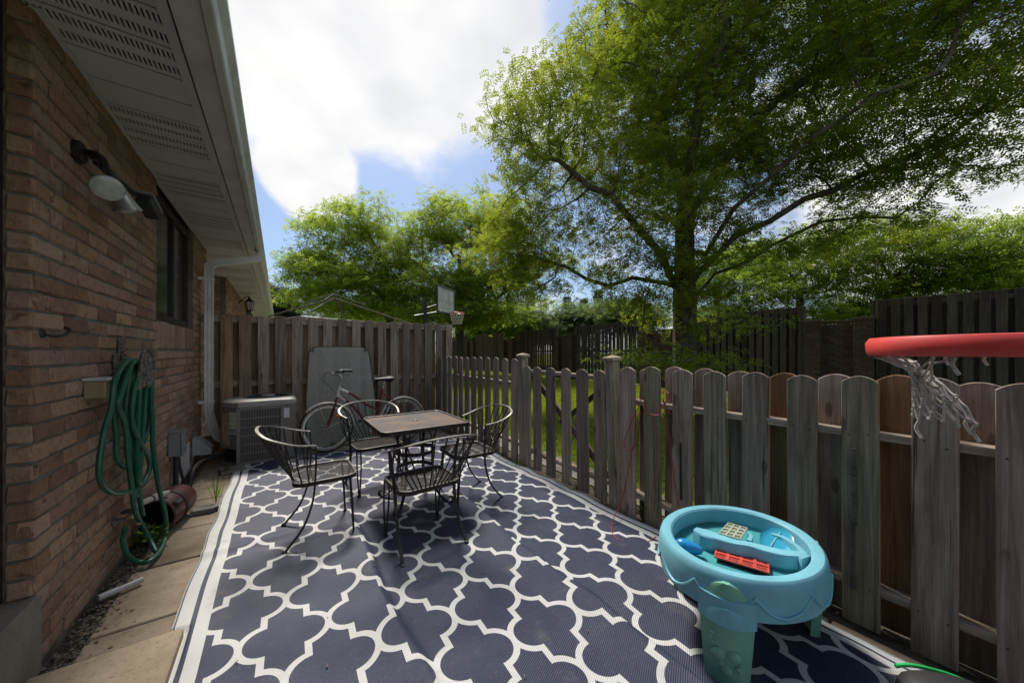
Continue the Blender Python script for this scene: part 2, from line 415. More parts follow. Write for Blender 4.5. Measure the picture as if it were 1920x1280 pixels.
def rugmat():
    m, b = newmat('rug'); v = objvec(False)
    at = node('ShaderNodeAttribute', attribute_name='rugco'); sp = node('ShaderNodeSeparateXYZ'); V.nt.links.new(at.outputs['Vector'], sp.inputs[0])
    x, y, gx = V(sp.outputs[0]), V(sp.outputs[1]), V(sp.outputs[2])          # pattern coordinates in metres, and distance from the left edge
    so = node('ShaderNodeSeparateXYZ'); V.nt.links.new(v, so.inputs[0]); ox, oy = V(so.outputs[0]), V(so.outputs[1])
    W, H, T = .358, .544, .0146
    d = .0783; r = W/2-d; e = .100
    u = ((x/W+.5).fract()-.5).abs()*W; w = (((y+H/2)/H+.5).fract()-.5).abs()*H
    d1 = (((u-(W/2-d))*(u-(W/2-d))+(w-H/2)*(w-H/2)).sqrt()-r).abs()
    d2 = (((u-d)*(u-d)+w*w).sqrt()-r).abs()
    left = u.lt(W/4)
    da = left*d1+(1.-left)*d2
    seg = (u-W/4).abs().lt(T)*w.gt(e-T*.9)*w.lt(H/2-e+T*.9)
    line = da.lt(T).max(seg)
    xr = gx.min(2.785-gx)                                   # the two long borders
    field = xr.gt(.142)
    edge = xr.lt(.012)*xr.gt(.007)
    strip = xr.gt(.066)*xr.lt(.087)
    white = field*line + (1.-field)*(1.-strip.max(edge))
    rib = (((oy*.90-ox*.44)/.0085).fract()-.5).abs()*2.; thr = rib.smooth(.55, .95)
    tw = ((ox/.006).fract()-.5).abs()*2.
    wear = noise(v, 2.3, 5., .6); spk = noise(v, 90., 3., .6)
    navy = mixc(thr*.36*wear.smooth(.25, .75, .45, 1.), ramp(wear, [(.3, (.012,.016,.052)), (.7, (.022,.027,.066))]), (.23,.24,.29))  # pale rib lines: the ribs' glossy highlights painted into the navy
    navy = mixc(spk.smooth(.55, .75)*.18, navy, (.24,.23,.23))
    wht = mixc(thr*.16, ramp(wear, [(.3, (.54,.535,.52)), (.75, (.66,.655,.64))]), (.40,.40,.40))
    c = mixc(white, navy, wht)
    c = mixc(noise(v, 5.5, 6., .65).smooth(.54, .78)*.40, c, (.17,.15,.125))
    pset(b, color=c, rough=.5, spec=.38, normal=bump(rib+tw*.35, .55, .003))
rugmat()
# ------------------------------------------------------------------ ground, patio, lawn
struct(MB().box2((-60,-40,-.6), (300,300,-.035)).build('ground', 'ground_grass'))
patio = struct(MB().box2((-.96,-1.5,-.12), (2.62,6.35,-.022)).build('patio', 'soil'))
def slabmesh(w, h):
    b = MB(); b.cbox((0,0,-.03), (w-.014, h-.014, .06), .006); return b.mesh('slab', 'slab_concrete')
_sl = {}
ys = [-1.30,-.70,-.09,.52,1.13,1.74,2.45,3.05,3.58,4.20,4.80,5.42,6.30]
xs = [-.755,-.14,.47,1.08,1.69,2.32]
for i in range(len(xs)-1):
    for j in range(len(ys)-1):
        w, h = round(xs[i+1]-xs[i], 3), round(ys[j+1]-ys[j], 3)
        if (w, h) not in _sl: _sl[(w, h)] = slabmesh(w, h)
        k = random.uniform(.85, 1.08)
        obj('slab', _sl[(w, h)], patio, ((xs[i]+xs[i+1])/2, (ys[j]+ys[j+1])/2, -.003+jit(.003)), (jit(.004), jit(.004), jit(.003)), (k, k*.99, k*.97))
struct(MB().box2((-4,6.36,-.12), (2.7,20.,-.015)).build('added_patio', 'old_concrete'))  # unseen paving beyond the fence, added to cut green bounce onto the soffit
path = struct(MB().box2((2.66,1.0,-.1), (3.05,7.5,-.02)).build('path', 'old_concrete'))
# gravel and soil along the house wall, under the fence
def scatter(name, mat, n, fn, size, parent=None, flat=.6):
    b = MB()
    for _ in range(n):
        x, y, z = fn(); s = random.uniform(*size); M = Matrix.Rotation(random.uniform(0, 6.28), 3, 'Z') @ Matrix.Rotation(jit(.5), 3, 'X')
        w = [Vector((random.uniform(.7,1.2)*s*a, random.uniform(.6,1.1)*s*c, random.uniform(.6,1.)*s*flat*d)) for a, c, d in ((1,0,0),(-1,0,0),(0,1,0),(0,-1,0),(0,0,1),(0,0,-1))]
        b.add([M @ p+Vector((x, y, z)) for p in w], [(0,2,4),(2,1,4),(1,3,4),(3,0,4),(2,0,5),(1,2,5),(3,1,5),(0,3,5)])
    return stuff(b.build(name, mat, parent))
tag(scatter('gravel', 'pebble', 3500, lambda: (random.uniform(-.845,-.74)+abs(random.gauss(0,.012)), random.uniform(2.2,6.2), random.uniform(-.02,.004)), (.003,.011)), 'loose gravel and dirt between brick wall and concrete slabs', 'gravel')
tag(scatter('litter', 'dead_leaf', 700, lambda: (random.choice((random.gauss(-.72,.05), random.gauss(2.46,.05), random.gauss(2.44,.06))), random.uniform(.1,6.), .004), (.004,.012), None, .25), 'dead leaves and plant bits along wall and fence foot', 'leaf litter')
tag(scatter('rug_litter', 'dead_leaf', 130, lambda: (random.uniform(-.3,2.2), random.uniform(.2,5.0), .020), (.003,.008), None, .3), 'tiny leaf and petal bits scattered on the rug', 'leaf litter')

def blades(name, n, area, hgt, mat, zf=lambda x, y: -.03, width=.006, lean=.5):
    x0, x1, y0, y1 = area
    x = RNG.uniform(x0, x1, n); y = RNG.uniform(y0, y1, n); a = RNG.uniform(0, 6.283, n); h = RNG.uniform(hgt[0], hgt[1], n)
    l = RNG.uniform(0, lean, n)*h; la = RNG.uniform(0, 6.283, n); w = width
    z = np.full(n, -.03)
    P = np.empty((n, 3, 3)); P[:,0] = np.c_[x-np.cos(a)*w, y-np.sin(a)*w, z]; P[:,1] = np.c_[x+np.cos(a)*w, y+np.sin(a)*w, z]
    P[:,2] = np.c_[x+np.cos(la)*l, y+np.sin(la)*l, z+h]
    return fastmesh(name, P.reshape(-1, 3), np.arange(3*n).reshape(-1, 3), mat, np.repeat(RNG.uniform(0, 1, n), 3))
def fastmesh(name, verts, faces, mat, tint=None):
    me = bpy.data.meshes.new(name); nv, nf, k = len(verts), len(faces), faces.shape[1]
    me.vertices.add(nv); me.vertices.foreach_set('co', np.ascontiguousarray(verts, dtype=np.float32).ravel())
    me.loops.add(nf*k); me.loops.foreach_set('vertex_index', np.ascontiguousarray(faces, dtype=np.int32).ravel())
    me.polygons.add(nf); me.polygons.foreach_set('loop_start', np.arange(0, nf*k, k, dtype=np.int32)); me.polygons.foreach_set('loop_total', np.full(nf, k, dtype=np.int32))
    me.update(calc_edges=True)
    if tint is not None:
        at = me.attributes.new('tint', 'FLOAT', 'POINT'); at.data.foreach_set('value', np.ascontiguousarray(tint, dtype=np.float32))
    me.materials.append(MATS[mat]); return me
g1 = obj('lawn_grass', blades('lawn_grass', 150000, (2.95, 12.2, -2., 14.), (.03,.075), 'grass_blade', width=.009), None)
tag(stuff(g1), 'bright green mown lawn beyond the picket fence', 'grass')
g2 = obj('lawn_grass', blades('lawn_grass', 45000, (2.95, 12.2, 14., 36.), (.04,.09), 'grass_blade', width=.016), None)
tag(stuff(g2), 'far stretch of lawn running along the boundary fence', 'grass')

# ------------------------------------------------------------------ the rug
def build_rug():
    X0, X1, Y0, Y1 = -.43, 2.355, -.9, 5.13
    nx, ny = 190, 402
    xs = np.linspace(0, X1-X0, nx); ys = np.linspace(0, Y1-Y0, ny)
    gx, gy = np.meshgrid(xs, ys); X = X0+gx; Y = Y1-gy; XF, YF = X.copy(), Y.copy()
    z = np.full_like(X, .004)
    def crease(x0, hgt, wl, wr, env):
        d = X-x0; return env*hgt*np.where(d < 0, np.exp(-(d/wl)**2), np.exp(-(d/wr)**2))
    wob = .018*np.sin(Y*2.1)+.012*np.sin(Y*5.3+1)
    e1 = .55+.45*np.sin(Y*1.7+.4)**2; e2 = .6+.4*np.sin(Y*1.3+2.)**2
    z += crease(1.385+wob*.5, .048, .13, .014, e1) + crease(.49+wob, .036, .13, .022, e2*np.clip((3.6-Y)/.8, 0, 1))
    z += .010*np.maximum(0, np.sin(Y*5.2+.8*np.sin(X*1.7)+.5))**3*(.4+.6*np.sin(X*2.3+1)**2)
    z += .008*np.sin(X*3.1+Y*1.4)*np.sin(Y*2.7-X)+.008
    z += .006*np.maximum(0, np.sin(Y*7.7+X*2.6+1.3*np.sin(X*2.2)))**2*np.sin(X*1.9+Y*.8)**2 + .004*np.sin(Y*13+X*4+2*np.sin(X*3))*np.sin(X*2.1-Y*1.1)**2
    edge = np.minimum(gx, (X1-X0)-gx)
    ripple = np.exp(-edge/.16)
    z += ripple*(.016*np.maximum(0, np.sin(Y*6.8+1.2*np.sin(Y*1.9)))**2)
    # one short ridge across the left border, rug pushed against the landing
    z += .022*np.exp(-((Y-2.98-.1*gx)/.05)**2)*np.exp(-gx/.5)
    z = np.maximum(z, .004)
    z = np.where((X < -.365) & (Y < 2.25), .006, z)
    X = X + np.where(gx < 1.4, 1, -1)*ripple*.008*np.sin(Y*6.8+.9+1.2*np.sin(Y*1.9))
    X = X - np.exp(-(X1-X0-gx)/.25)*.13*np.clip((1.5-Y)/1.2, 0, 1)**1.2      # right edge drawn in near the camera
    P = np.stack([X, Y, z], -1).reshape(-1, 3)
    i = np.arange(nx*ny).reshape(ny, nx)
    F = np.stack([i[:-1,:-1], i[1:,:-1], i[1:,1:], i[:-1,1:]], -1).reshape(-1, 4)
    me = fastmesh('rug', P, F, 'rug')
    at = me.attributes.new('rugco', 'FLOAT_VECTOR', 'POINT'); at.data.foreach_set('vector', np.stack([(-4.8693+5.5887*XF-.1332*YF)*.179, (-7.1441+.3491*XF+3.6793*YF)*.272, gx], -1).astype(np.float32).ravel())
    me.polygons.foreach_set('use_smooth', [True]*len(me.polygons))
    o = obj('outdoor_rug', me); tag(o, 'navy outdoor rug with white quatrefoil trellis and striped white borders', 'rug')
    md = o.modifiers.new('thickness', 'SOLIDIFY'); md.thickness = .003; md.offset = -1
build_rug()

# ------------------------------------------------------------------ the house
house = thing('brick_townhouse', 'brown brick townhouse wall with white soffit, gutter and downspout', 'house', (-.85,4.3,0))
def hp(b, name, mat, parent=None, **kw):
    """part of the house, built in world coordinates"""
    o = b.build(name, mat, None, **kw); par = parent or house
    o.parent = par; o.matrix_parent_inverse = par.matrix_world.inverted() if par is not house else Matrix.Translation(Vector(house.location)).inverted(); return o
WX = -.85; MOD, CRS = .25, .08
def brickmesh(L, H=.070, D=.05, seed=0):
    rnd = random.Random(seed); b = MB(); b.cbox((0,0,0), (D, L, H), .006)
    b.v = [(x+rnd.uniform(-.0035,.0035), y+rnd.uniform(-.004,.004), z+rnd.uniform(-.003,.003)) for x, y, z in b.v]
    return b
_bm = {}
def bricklist():
    """(y0,y1,z) spans of the main wall, face at X=WX"""
    out = []; n = 35
    for c in range(n):
        z = CRS*c+.045
        spans = [(2.31, 6.40)]
        if z > 1.625: spans = [(2.31, 4.05), (5.53, 6.40)]
        elif z > 1.375: spans = [(2.31, 4.05), (5.53, 6.40)]
        elif z < .34: spans = [(2.31, 4.62), (5.24, 6.40)]
        for a, e in spans:
            y = 2.31-(.125 if c % 2 else 0.)
            while y < e-.02:
                y0, y1 = max(y, a), min(y+MOD, e)
                if y1-y0 > .03 and y1 > a: out.append((y0, y1, z))
                y += MOD
    return out
def build_wall():
    core = MB()
    core.box2((WX-.20,2.318,-.1), (WX-.0065,4.62,.34)); core.box2((WX-.20,5.24,-.1), (WX-.0065,6.39,.34)); core.box2((WX-.20,4.62,-.1), (WX-.0065,5.24,.04))
    core.box2((WX-.20,2.318,.34), (WX-.0065,6.39,1.62)); core.box2((WX-.20,2.318,1.62), (WX-.0065,4.055,2.82)); core.box2((WX-.20,5.525,1.62), (WX-.0065,6.39,2.82))
    core.box2((-1.75,2.33,-.1), (WX-.20,2.52,2.82))                       # return wall towards the patio door
    core.box2((-1.95,.10,-.1), (-1.75,2.32,2.82)); core.box2((-1.95,-2.6,-.1), (WX,.10,2.82)); core.box2((-1.9,6.19,-.1), (WX-.20,6.39,2.82))  # unseen recess walls, added to keep light off the return face
    wall = hp(core, 'wall', 'mortar')
    rest = MB(); items = []
    for y0, y1, z in bricklist():
        d = math.hypot(WX, (y0+y1)/2)**2+ (z-CAMH)**2*.5; items.append((d/(y1-y0), 'x', y0, y1, z))
    # soldier course under the window
    n = int(1.48/.08)
    for k in range(n):
        y = 4.05+.04+k*1.48/n; items.append((math.hypot(WX, y)**2/.09, 's', y-.04, y+.04, 1.50))
    for c in range(35):                                                     # return wall, facing the camera
        z = CRS*c+.045; x = WX-.005-(.12 if c % 2 else .24)
        x0 = WX-.002
        items.append((3., 'y', -.93, x0, z))
    items.sort(key=lambda t: t[0])
    for q, (d, kind, a, e, z) in enumerate(items):
        L = round(e-a-.010, 2); k = (kind, L, q % 5)
        M = Matrix.Identity(3)
        if kind == 'x': pos = (WX-.025+jit(.004), (a+e)/2, z)
        elif kind == 's': pos = (WX-.025+jit(.002), (a+e)/2, z)
        else: pos = ((a+e)/2, 2.31+.025+jit(.002), z)
        rot = (jit(.006), jit(.010), jit(.006))
        if k not in _bm:
            b = brickmesh(L if kind != 's' else .072, .070 if kind != 's' else .235, .05, q)
            if kind == 'y': b.v = [(y, -x, zz) for x, y, zz in b.v]
            _bm[k] = (b, b.mesh('brick', 'brick'))
        t = random.uniform(.82, 1.12)
        if q < 300:
            o = obj('brick', _bm[k][1], None, pos, rot, (t, t*random.uniform(.94,1.02), t*random.uniform(.9,1.04))); o.parent = wall
            o.matrix_parent_inverse = Matrix.Identity(4)
            o.location = Vector(pos); 
        else:
            rest.add([Vector(p)+Vector(pos) for p in _bm[k][0].v], _bm[k][0].f)
    o = rest.build('bricks', 'brick', wall); stuff(o)
    return wall
wall = build_wall()
# wall object sits at world origin (its mesh is in world coordinates), so bricks keep world coordinates too
hp(MB().box2((-1.75,2.302,.33), (-.932,2.36,2.82)).box2((-1.76,.10,.33), (-1.70,2.30,2.82)), 'door_frame', 'brown_frame')
# patio-door step and landing
step = tag(MB().cbox((-1.30,1.30,.16), (.93,2.06,.33), .008).build('door_step', 'old_concrete'), 'raised concrete door step at the brick corner', 'step')
landing = tag(MB().cbox((-.603,1.38,.024), (.456,1.67,.052), .006).build('landing_slab', 'slab_concrete', color=(1.12,1.1,1.05)), 'low concrete landing slab beside the rug corner', 'slab')
# window
win = hp(MB().box2((WX-.09,4.06,1.632), (WX-.05,4.12,2.79)).box2((WX-.09,5.46,1.632), (WX-.05,5.52,2.79)).box2((WX-.092,4.12,1.632), (WX-.048,5.46,1.70)).box2((WX-.092,4.12,2.70), (WX-.048,5.46,2.79))
         .box2((WX-.088,4.83,1.70), (WX-.046,4.89,2.70)), 'window', 'brown_frame')
hp(MB().box2((WX-.075,4.12,1.70), (WX-.069,4.83,2.70)), 'pane', 'window_glass', win)
hp(MB().box2((WX-.075,4.89,1.70), (WX-.069,5.46,2.70)), 'pane', 'window_glass', win)
hp(MB().box2((WX-.20,4.055,1.62), (WX-.12,5.525,2.82)), 'curtain', 'curtain', win)
sill = MB().box2((WX-.20,4.055,1.615), (WX-.005,5.525,1.632)); hp(sill, 'sill', 'brown_frame', win)
bw = hp(MB().box2((WX-.06,4.62,.04), (WX+.012,4.66,.34)).box2((WX-.06,5.20,.04), (WX+.012,5.24,.34)).box2((WX-.058,4.66,.04), (WX+.03,5.20,.08)).box2((WX-.058,4.66,.30), (WX+.010,5.20,.34))
        .box2((WX-.055,4.91,.08), (WX+.008,4.94,.30)), 'basement_window', 'white_metal')
hp(MB().box2((WX-.04,4.66,.08), (WX-.035,5.20,.30)), 'pane', 'window_glass', bw)
# soffit: panels run out from the wall; pairs of vented panels alternate with pairs of plain ones
SZ = 2.80; SX0, SX1 = -1.74, -.42
soffit = hp(MB().box2((-1.76,-2.,SZ+.03), (-.30,19.,SZ+.045)), 'soffit', 'soffit_dark')  # near-black backing sheet, standing in for the shade behind slots and grooves
PW = .23
def soffit_panel(vent, short):
    b = MB(); x0 = (-.86 if short else SX0); x1 = SX1; t = .006
    if not vent:
        b.box2((x0,.006,0), (x1,PW-.006,t)); b.box2((x0,0,.008), (x1,.006,.014)); b.box2((x0,PW-.006,.008), (x1,PW,.014))
        return b.mesh('plain_panel', 'soffit_metal')
    b.box2((x0,0,.008), (x1,.006,.014)); b.box2((x0,PW-.006,.008), (x1,PW,.014))
    rows = [(.030,.085), (.140,.195)]
    for a, e in ((.006,.030), (.085,.140), (.195,PW-.006)): b.box2((x0,a,0), (x1,e,t))
    pitch = .0175
    n = int((x1-x0)/pitch)
    for a, e in rows:
        for k in range(n+1): b.box2((x0+k*pitch,a,0), (min(x0+k*pitch+.0098, x1),e,t))
    return b.mesh('vent_panel', 'soffit_metal')
pm = {(v, s): soffit_panel(v, s) for v in (0, 1) for s in (0, 1)}
y = 2.04-PW*8; k = 0
while y < 18.5:
    v = 1 if (k % 4) in (0, 1) else 0
    short = 2.30 < y < 6.3 or y > 8.6
    o = obj('vent_panel' if v else 'plain_panel', pm[(v, 1 if short else 0)], None, (0, y, SZ)); o.parent = soffit; o.matrix_parent_inverse = Matrix.Identity(4)
    y += PW; k += 1
hp(MB().box2((-.425,-2.,SZ-.012), (-.384,19.,SZ+.02)), 'channel_trim', 'soffit_metal')
hp(MB().box2((-.865,2.31,SZ-.012), (-.83,6.4,SZ-.001)), 'wall_trim', 'soffit_metal')
hp(MB().box2((-.374,-2.,SZ-.02), (-.268,19.,SZ+.0)).box2((-.30,-2.,SZ-.001), (-.27,19.,SZ+.16)), 'fascia', 'white_metal')
def gutter(y0, y1):
    prof = [(x-.035 if x > -.262 else x, z) for x, z in [(-.268,2.90), (-.268,2.765), (-.262,2.755), (-.195,2.755), (-.188,2.762), (-.178,2.80), (-.158,2.835), (-.150,2.85), (-.150,2.878), (-.156,2.884), (-.166,2.884), (-.166,2.878), (-.157,2.876), (-.157,2.852), (-.166,2.838), (-.187,2.80), (-.196,2.766), (-.225,2.762), (-.262,2.90)]]
    n = len(prof); b = MB(); b.add([(x, y0, z) for x, z in prof]+[(x, y1, z) for x, z in prof], [(i, i+1, n+i+1, n+i) for i in range(n-1)]); return b
hp(gutter(-2., 6.55), 'gutter', 'white_metal'); 
hp(gutter(6.56, 19.), 'gutter', 'white_metal')
hp(MB().add([(-.25,-2.2,2.90), (-.25,19.2,2.90), (-4.6,19.2,5.2), (-4.6,-2.2,5.2), (-.25,-2.2,2.93), (-.25,19.2,2.93), (-4.6,19.2,5.23), (-4.6,-2.2,5.23)],
            [(0,3,2,1), (4,5,6,7), (0,1,5,4), (1,2,6,5), (2,3,7,6), (3,0,4,7)]), 'roof', 'roof_shingle')  # roof slab out of view, added to block light from above
# downspout
dsp = [(-.245,5.98,2.77), (-.245,5.98,2.70), (-.25,5.965,2.655), (-.33,5.94,2.625), (-.62,5.865,2.535), (-.70,5.845,2.50), (-.745,5.84,2.45), (-.75,5.84,2.38), (-.75,5.84,1.2), (-.75,5.84,.62), (-.745,5.84,.55), (-.70,5.82,.36), (-.665,5.80,.27), (-.60,5.76,.225), (-.50,5.70,.215)]
d_ = MB().tube(spline(dsp, 5), .046, flat=(.068, .092, (1,0,.0))) if False else MB()
def ribbed(path, w, dpt):
    b = MB(); P = [Vector(p) for p in path]; vs = []; prof = []
    for sx, sy in ((-1,-1),(-.6,-1),(-.5,-.86),(-.3,-.86),(-.2,-1),(.2,-1),(.3,-.86),(.5,-.86),(.6,-1),(1,-1),(1,1),(-1,1)): prof.append((sx*w/2, sy*dpt/2))
    n = len(prof)
    for i, p in enumerate(P):
        t = (P[min(i+1, len(P)-1)]-P[max(i-1, 0)]).normalized()
        a = Vector((0,1,0)); a = (a-t*a.dot(t)).normalized(); u = a.cross(t)       # a: depth (towards fence), u: width
        if i and u.dot(pu) < 0: u = -u
        pu = u
        vs += [p+u*q[0]+a*q[1] for q in prof]
    fs = [(i*n+k, i*n+(k+1) % n, (i+1)*n+(k+1) % n, (i+1)*n+k) for i in range(len(P)-1) for k in range(n)]
    b.add(vs, fs); return b
ds = hp(ribbed(spline(dsp, 5), .088, .070), 'downspout', 'white_metal')
for zz in (2.29, .71): hp(MB().box2((-.86,5.80,zz-.018), (-.70,5.882,zz+.018)), 'strap', 'white_metal', ds)
# neighbouring unit
nb = thing('neighbour_townhouse', 'neighbour brick wall seen over the tall fence under the eave', 'house', (-.85,10.5,0))
core = MB().box2((-1.15,8.60,-.1), (-.862,13.2,2.82)).box2((-1.9,6.39,-.1), (-1.8,8.7,2.82)); core.v = [(x+.85, y-10.5, z) for x, y, z in core.v]
core.build('wall', 'mortar', nb); bb = MB()
for c in range(35):
    z = CRS*c+.045; y = 8.6-(.125 if c % 2 else 0)
    while y < 13.1:
        a, e = max(y, 8.6), min(y+MOD, 13.2); bb.cbox((-.025, (a+e)/2-10.5, z), (.05, e-a-.01, .07), .004); y += MOD
    for x in (-.98, -1.11): bb.cbox((x+.85-.03, 8.6-10.5+.02, z), (.12, .05, .07), .004)
stuff(bb.build('bricks', 'brick', nb))
# ------------------------------------------------------------------ things on and by the house wall
def lathe_at(prof, c, axis, n=20):
    M = Vector(axis).normalized().to_track_quat('Z', 'Y').to_matrix(); return MB().lathe(prof, n, c, M)
fl = thing('floodlight', 'twin floodlight with motion sensor under the white soffit', 'floodlight', (-.85,2.72,2.34))
def fp(b, name, mat, par=None, sm=True):
    b.v = [(x+.85, y-2.72, z-2.34) for x, y, z in b.v]; return b.build(name, mat, par or fl, sm)
fp(lathe_at([(.0,0),(.055,0),(.055,.02),(.04,.03),(0,.03)], (-.848,2.66,2.36), (1,0,0)), 'mounting_plate', 'black_metal')
fp(MB().tube(spline([(-.83,2.66,2.36), (-.78,2.64,2.36), (-.74,2.60,2.32), (-.72,2.56,2.26)], 4), .017, 10), 'arm', 'black_metal')
ax = Vector((.36,-.80,-.48)).normalized(); c0 = Vector((-.69,2.475,2.145))
h1 = fp(lathe_at([(.0,-.13),(.028,-.13),(.034,-.08),(.052,-.025),(.060,0),(.057,.004)], c0, ax, 28), 'lamp_head', 'silver')
fp(lathe_at([(.057,.003),(.045,.010),(.022,.015),(0,.016)], c0, ax, 28), 'lens', 'lamp_glass', h1)
ax2 = Vector((.25,.25,-.93)).normalized(); c2 = Vector((-.70,2.79,2.14))
h2 = fp(lathe_at([(.0,-.12),(.026,-.12),(.032,-.08),(.050,-.025),(.060,0),(.057,.004)], c2, ax2, 28), 'lamp_head', 'silver')
fp(lathe_at([(.057,.003),(.03,.010),(0,.014)], c2, ax2, 24), 'lens', 'lamp_glass', h2)
fp(MB().tube(spline([(-.80,2.68,2.36), (-.77,2.74,2.34), (-.73,2.80,2.27)], 4), .014, 8), 'arm', 'black_metal')
Ms = Matrix.Rotation(R(-12), 3, 'X')
sn = fp(MB().cbox((-.69,3.10,2.27), (.07,.20,.06), .008, Ms), 'motion_sensor', 'black_metal', None, False)
fp(MB().cbox((-.685,3.10,2.305), (.085,.23,.012), .004, Ms), 'sensor_hood', 'grey_box', sn, False)
fp(MB().tube([(-.80,2.72,2.35), (-.72,2.98,2.30)], .014, 8), 'arm', 'black_metal')

hk = thing('wall_hook', 'small dark curled iron hook at the brick corner', 'hook', (-.85,2.40,1.43))
MB().lathe([(0,0),(.020,0),(.016,.008),(0,.010)], 14, (0,-.035,0), Matrix.Rotation(R(90), 3, 'Y')).build('plate', 'black_metal', hk, True)
MB().tube(spline([(.005,-.035,0), (.02,-.01,-.008), (.03,.03,-.006), (.035,.07,.004), (.035,.095,.022), (.03,.085,.034), (.03,.07,.030)], 4), .0065, 8).build('hook_arm', 'black_metal', hk, True)

bx = thing('wall_box', 'small beige box with grey lid on the brick wall left of the hose', 'box', (-.85,2.80,1.16))
MB().cbox((.04,0,-.01), (.08,.13,.095), .006).build('body', 'box_beige', bx)
MB().cbox((.047,0,.045), (.10,.155,.016), .005).build('lid', 'vent_grey', bx)

pl = thing('wall_ornament', 'small cast scroll bracket above the green hose', 'ornament', (-.85,3.22,1.36))
b = MB().cbox((.006,0,0), (.012,.05,.17), .004)
for k in range(7): b.lathe([(.012,-.01),(.017,0),(.012,.010),(0,.016)], 8, (.014,.012*math.sin(k*1.1),-.075+k*.025), Matrix.Rotation(R(90), 3, 'Y'))
b.build('cast_body', 'cast_metal', pl, True)

# hose hanger: cast front plate standing off the wall on a saddle
hg = thing('hose_hanger', 'cast metal hose hanger with arched scrollwork plate on brick wall', 'hose hanger', (-.85,3.22,1.24))
arch = [(-.17,-.125), (.17,-.105)]+[(.135*math.cos(a)+0, .01+.125*math.sin(a)) for a in [R(x) for x in range(0, 181, 12)]]
Mh = Matrix(((0,0,1),(1,0,0),(0,1,0)))
MB().prism(arch, .118, .126, Mh).build('front_plate', 'cast_metal', hg)
b = MB()
rim_path = [Mh @ Vector((.135*math.cos(a), .01+.125*math.sin(a), .130)) for a in [R(x) for x in range(-8, 189, 7)]]
for i, p in enumerate(rim_path): b.lathe([(.006,-.008),(.013,-.003),(.013,.004),(.005,.010)], 6, p, Matrix.Rotation(R(90), 3, 'Y'))
random.seed(5)
for k in range(26):
    a = random.uniform(0, 6.28); q = random.uniform(.01, .10); p = Mh @ Vector((q*math.cos(a)*1.15, -.015+q*math.sin(a)*1.0, .128))
    b.lathe([(.0,-.004),(.014,-.003),(.019,.002),(.012,.009),(0,.012)], 7, p, Matrix.Rotation(R(90), 3, 'Y') @ Matrix.Rotation(random.uniform(0, 3), 3, 'Z'), random.uniform(.6, 1.7), random.uniform(.5, 1.))
b.build('scrollwork', 'cast_metal', hg, True)
MB().tube([(0.0,0,-.005), (.12,0,-.005)], .055, 14).build('saddle', 'cast_metal', hg, True)
MB().cbox((.006,0,0), (.012,.20,.20), .004).build('back_plate', 'cast_metal', hg)

# green hose hung in loops over the hanger
hose = thing('garden_hose', 'green garden hose looped over the hanger on the wall', 'hose', (-.80,3.1,.55))
def hosepath(pts, X):
    out = []
    for i, p in enumerate(pts):
        xx = (X[i] if isinstance(X, (list, tuple)) else X)
        zg = 640*CAMH/(p[1]-660) if p[1] > 665 else 99.; xg = zg*(_s+(p[0]-960)/640*_c)
        if xg > -2: xx = max(xx, xg*.975)
        out.append(PX(p[0], p[1], xx)-Vector((-.80,3.1,.55)))
    return out
strands = [
 ([(280,690),(250,677),(235,680),(216,710),(209,761),(197,804),(188,854),(187,895),(199,916),(217,924),(242,921),(255,916),(262,880),(268,800),(274,720)], -.745),
 ([(278,686),(256,677),(240,682),(226,725),(215,770),(218,817),(219,854),(225,869),(238,876),(246,860),(254,790),(264,720)], -.775),
 ([(274,684),(258,676),(246,684),(228,735),(222,760),(235,798),(240,857),(246,905),(255,962),(274,998),(292,1034)], -.74),
 ([(272,690),(250,690),(242,720),(236,780),(247,850),(256,900),(268,966)], -.765),
 ([(283,715),(280,789),(271,822),(262,831),(250,800),(246,740),(256,685),(270,680)], -.755),
 ([(266,690),(252,730),(248,790),(262,828),(277,854),(281,874),(274,895),(264,908),(258,890),(258,800),(262,720)], -.735),
 ([(268,700),(262,760),(256,840),(250,900),(256,930),(262,880),(270,780),(276,715)], -.775),
 ([(284,715),(284,760),(286,807),(287,839),(296,904),(309,960),(311,998),(302,1028),(281,1051),(261,1053),(240,1041),(231,1015),(233,995),(236,989)], [-.72]*4+[-.70,-.68,-.67,-.68,-.70,-.74,-.77,-.79,-.80,-.80]),
]
hb = MB()
for pts, X in strands: hb.tube(spline(hosepath(pts, X), 8), .0135, 9)
hb.build('hose', 'hose_green', hose, True)
e = PX(292,1034,-.74)-Vector((-.80,3.1,.55))
fc = thing('outdoor_tap', 'grey metal tap on the wall with hose coupling', 'tap', (-.85,3.14,.30))
MB().lathe([(.0,0),(.03,0),(.03,.008),(.014,.012),(.014,.07),(0,.07)], 14, (0,0,0), Matrix.Rotation(R(90), 3, 'Y')).build('pipe', 'cast_metal', fc, True)
MB().tube(spline([(.06,0,.01), (.09,.0,.0), (.10,.02,-.05)], 4), .016, 10).build('spout', 'brass', fc, True)
MB().lathe([(.0,-.006),(.028,-.006),(.034,0),(.028,.006),(0,.006)], 12, (.06,0,.05)).build('handle', 'rust_dark', fc, True)

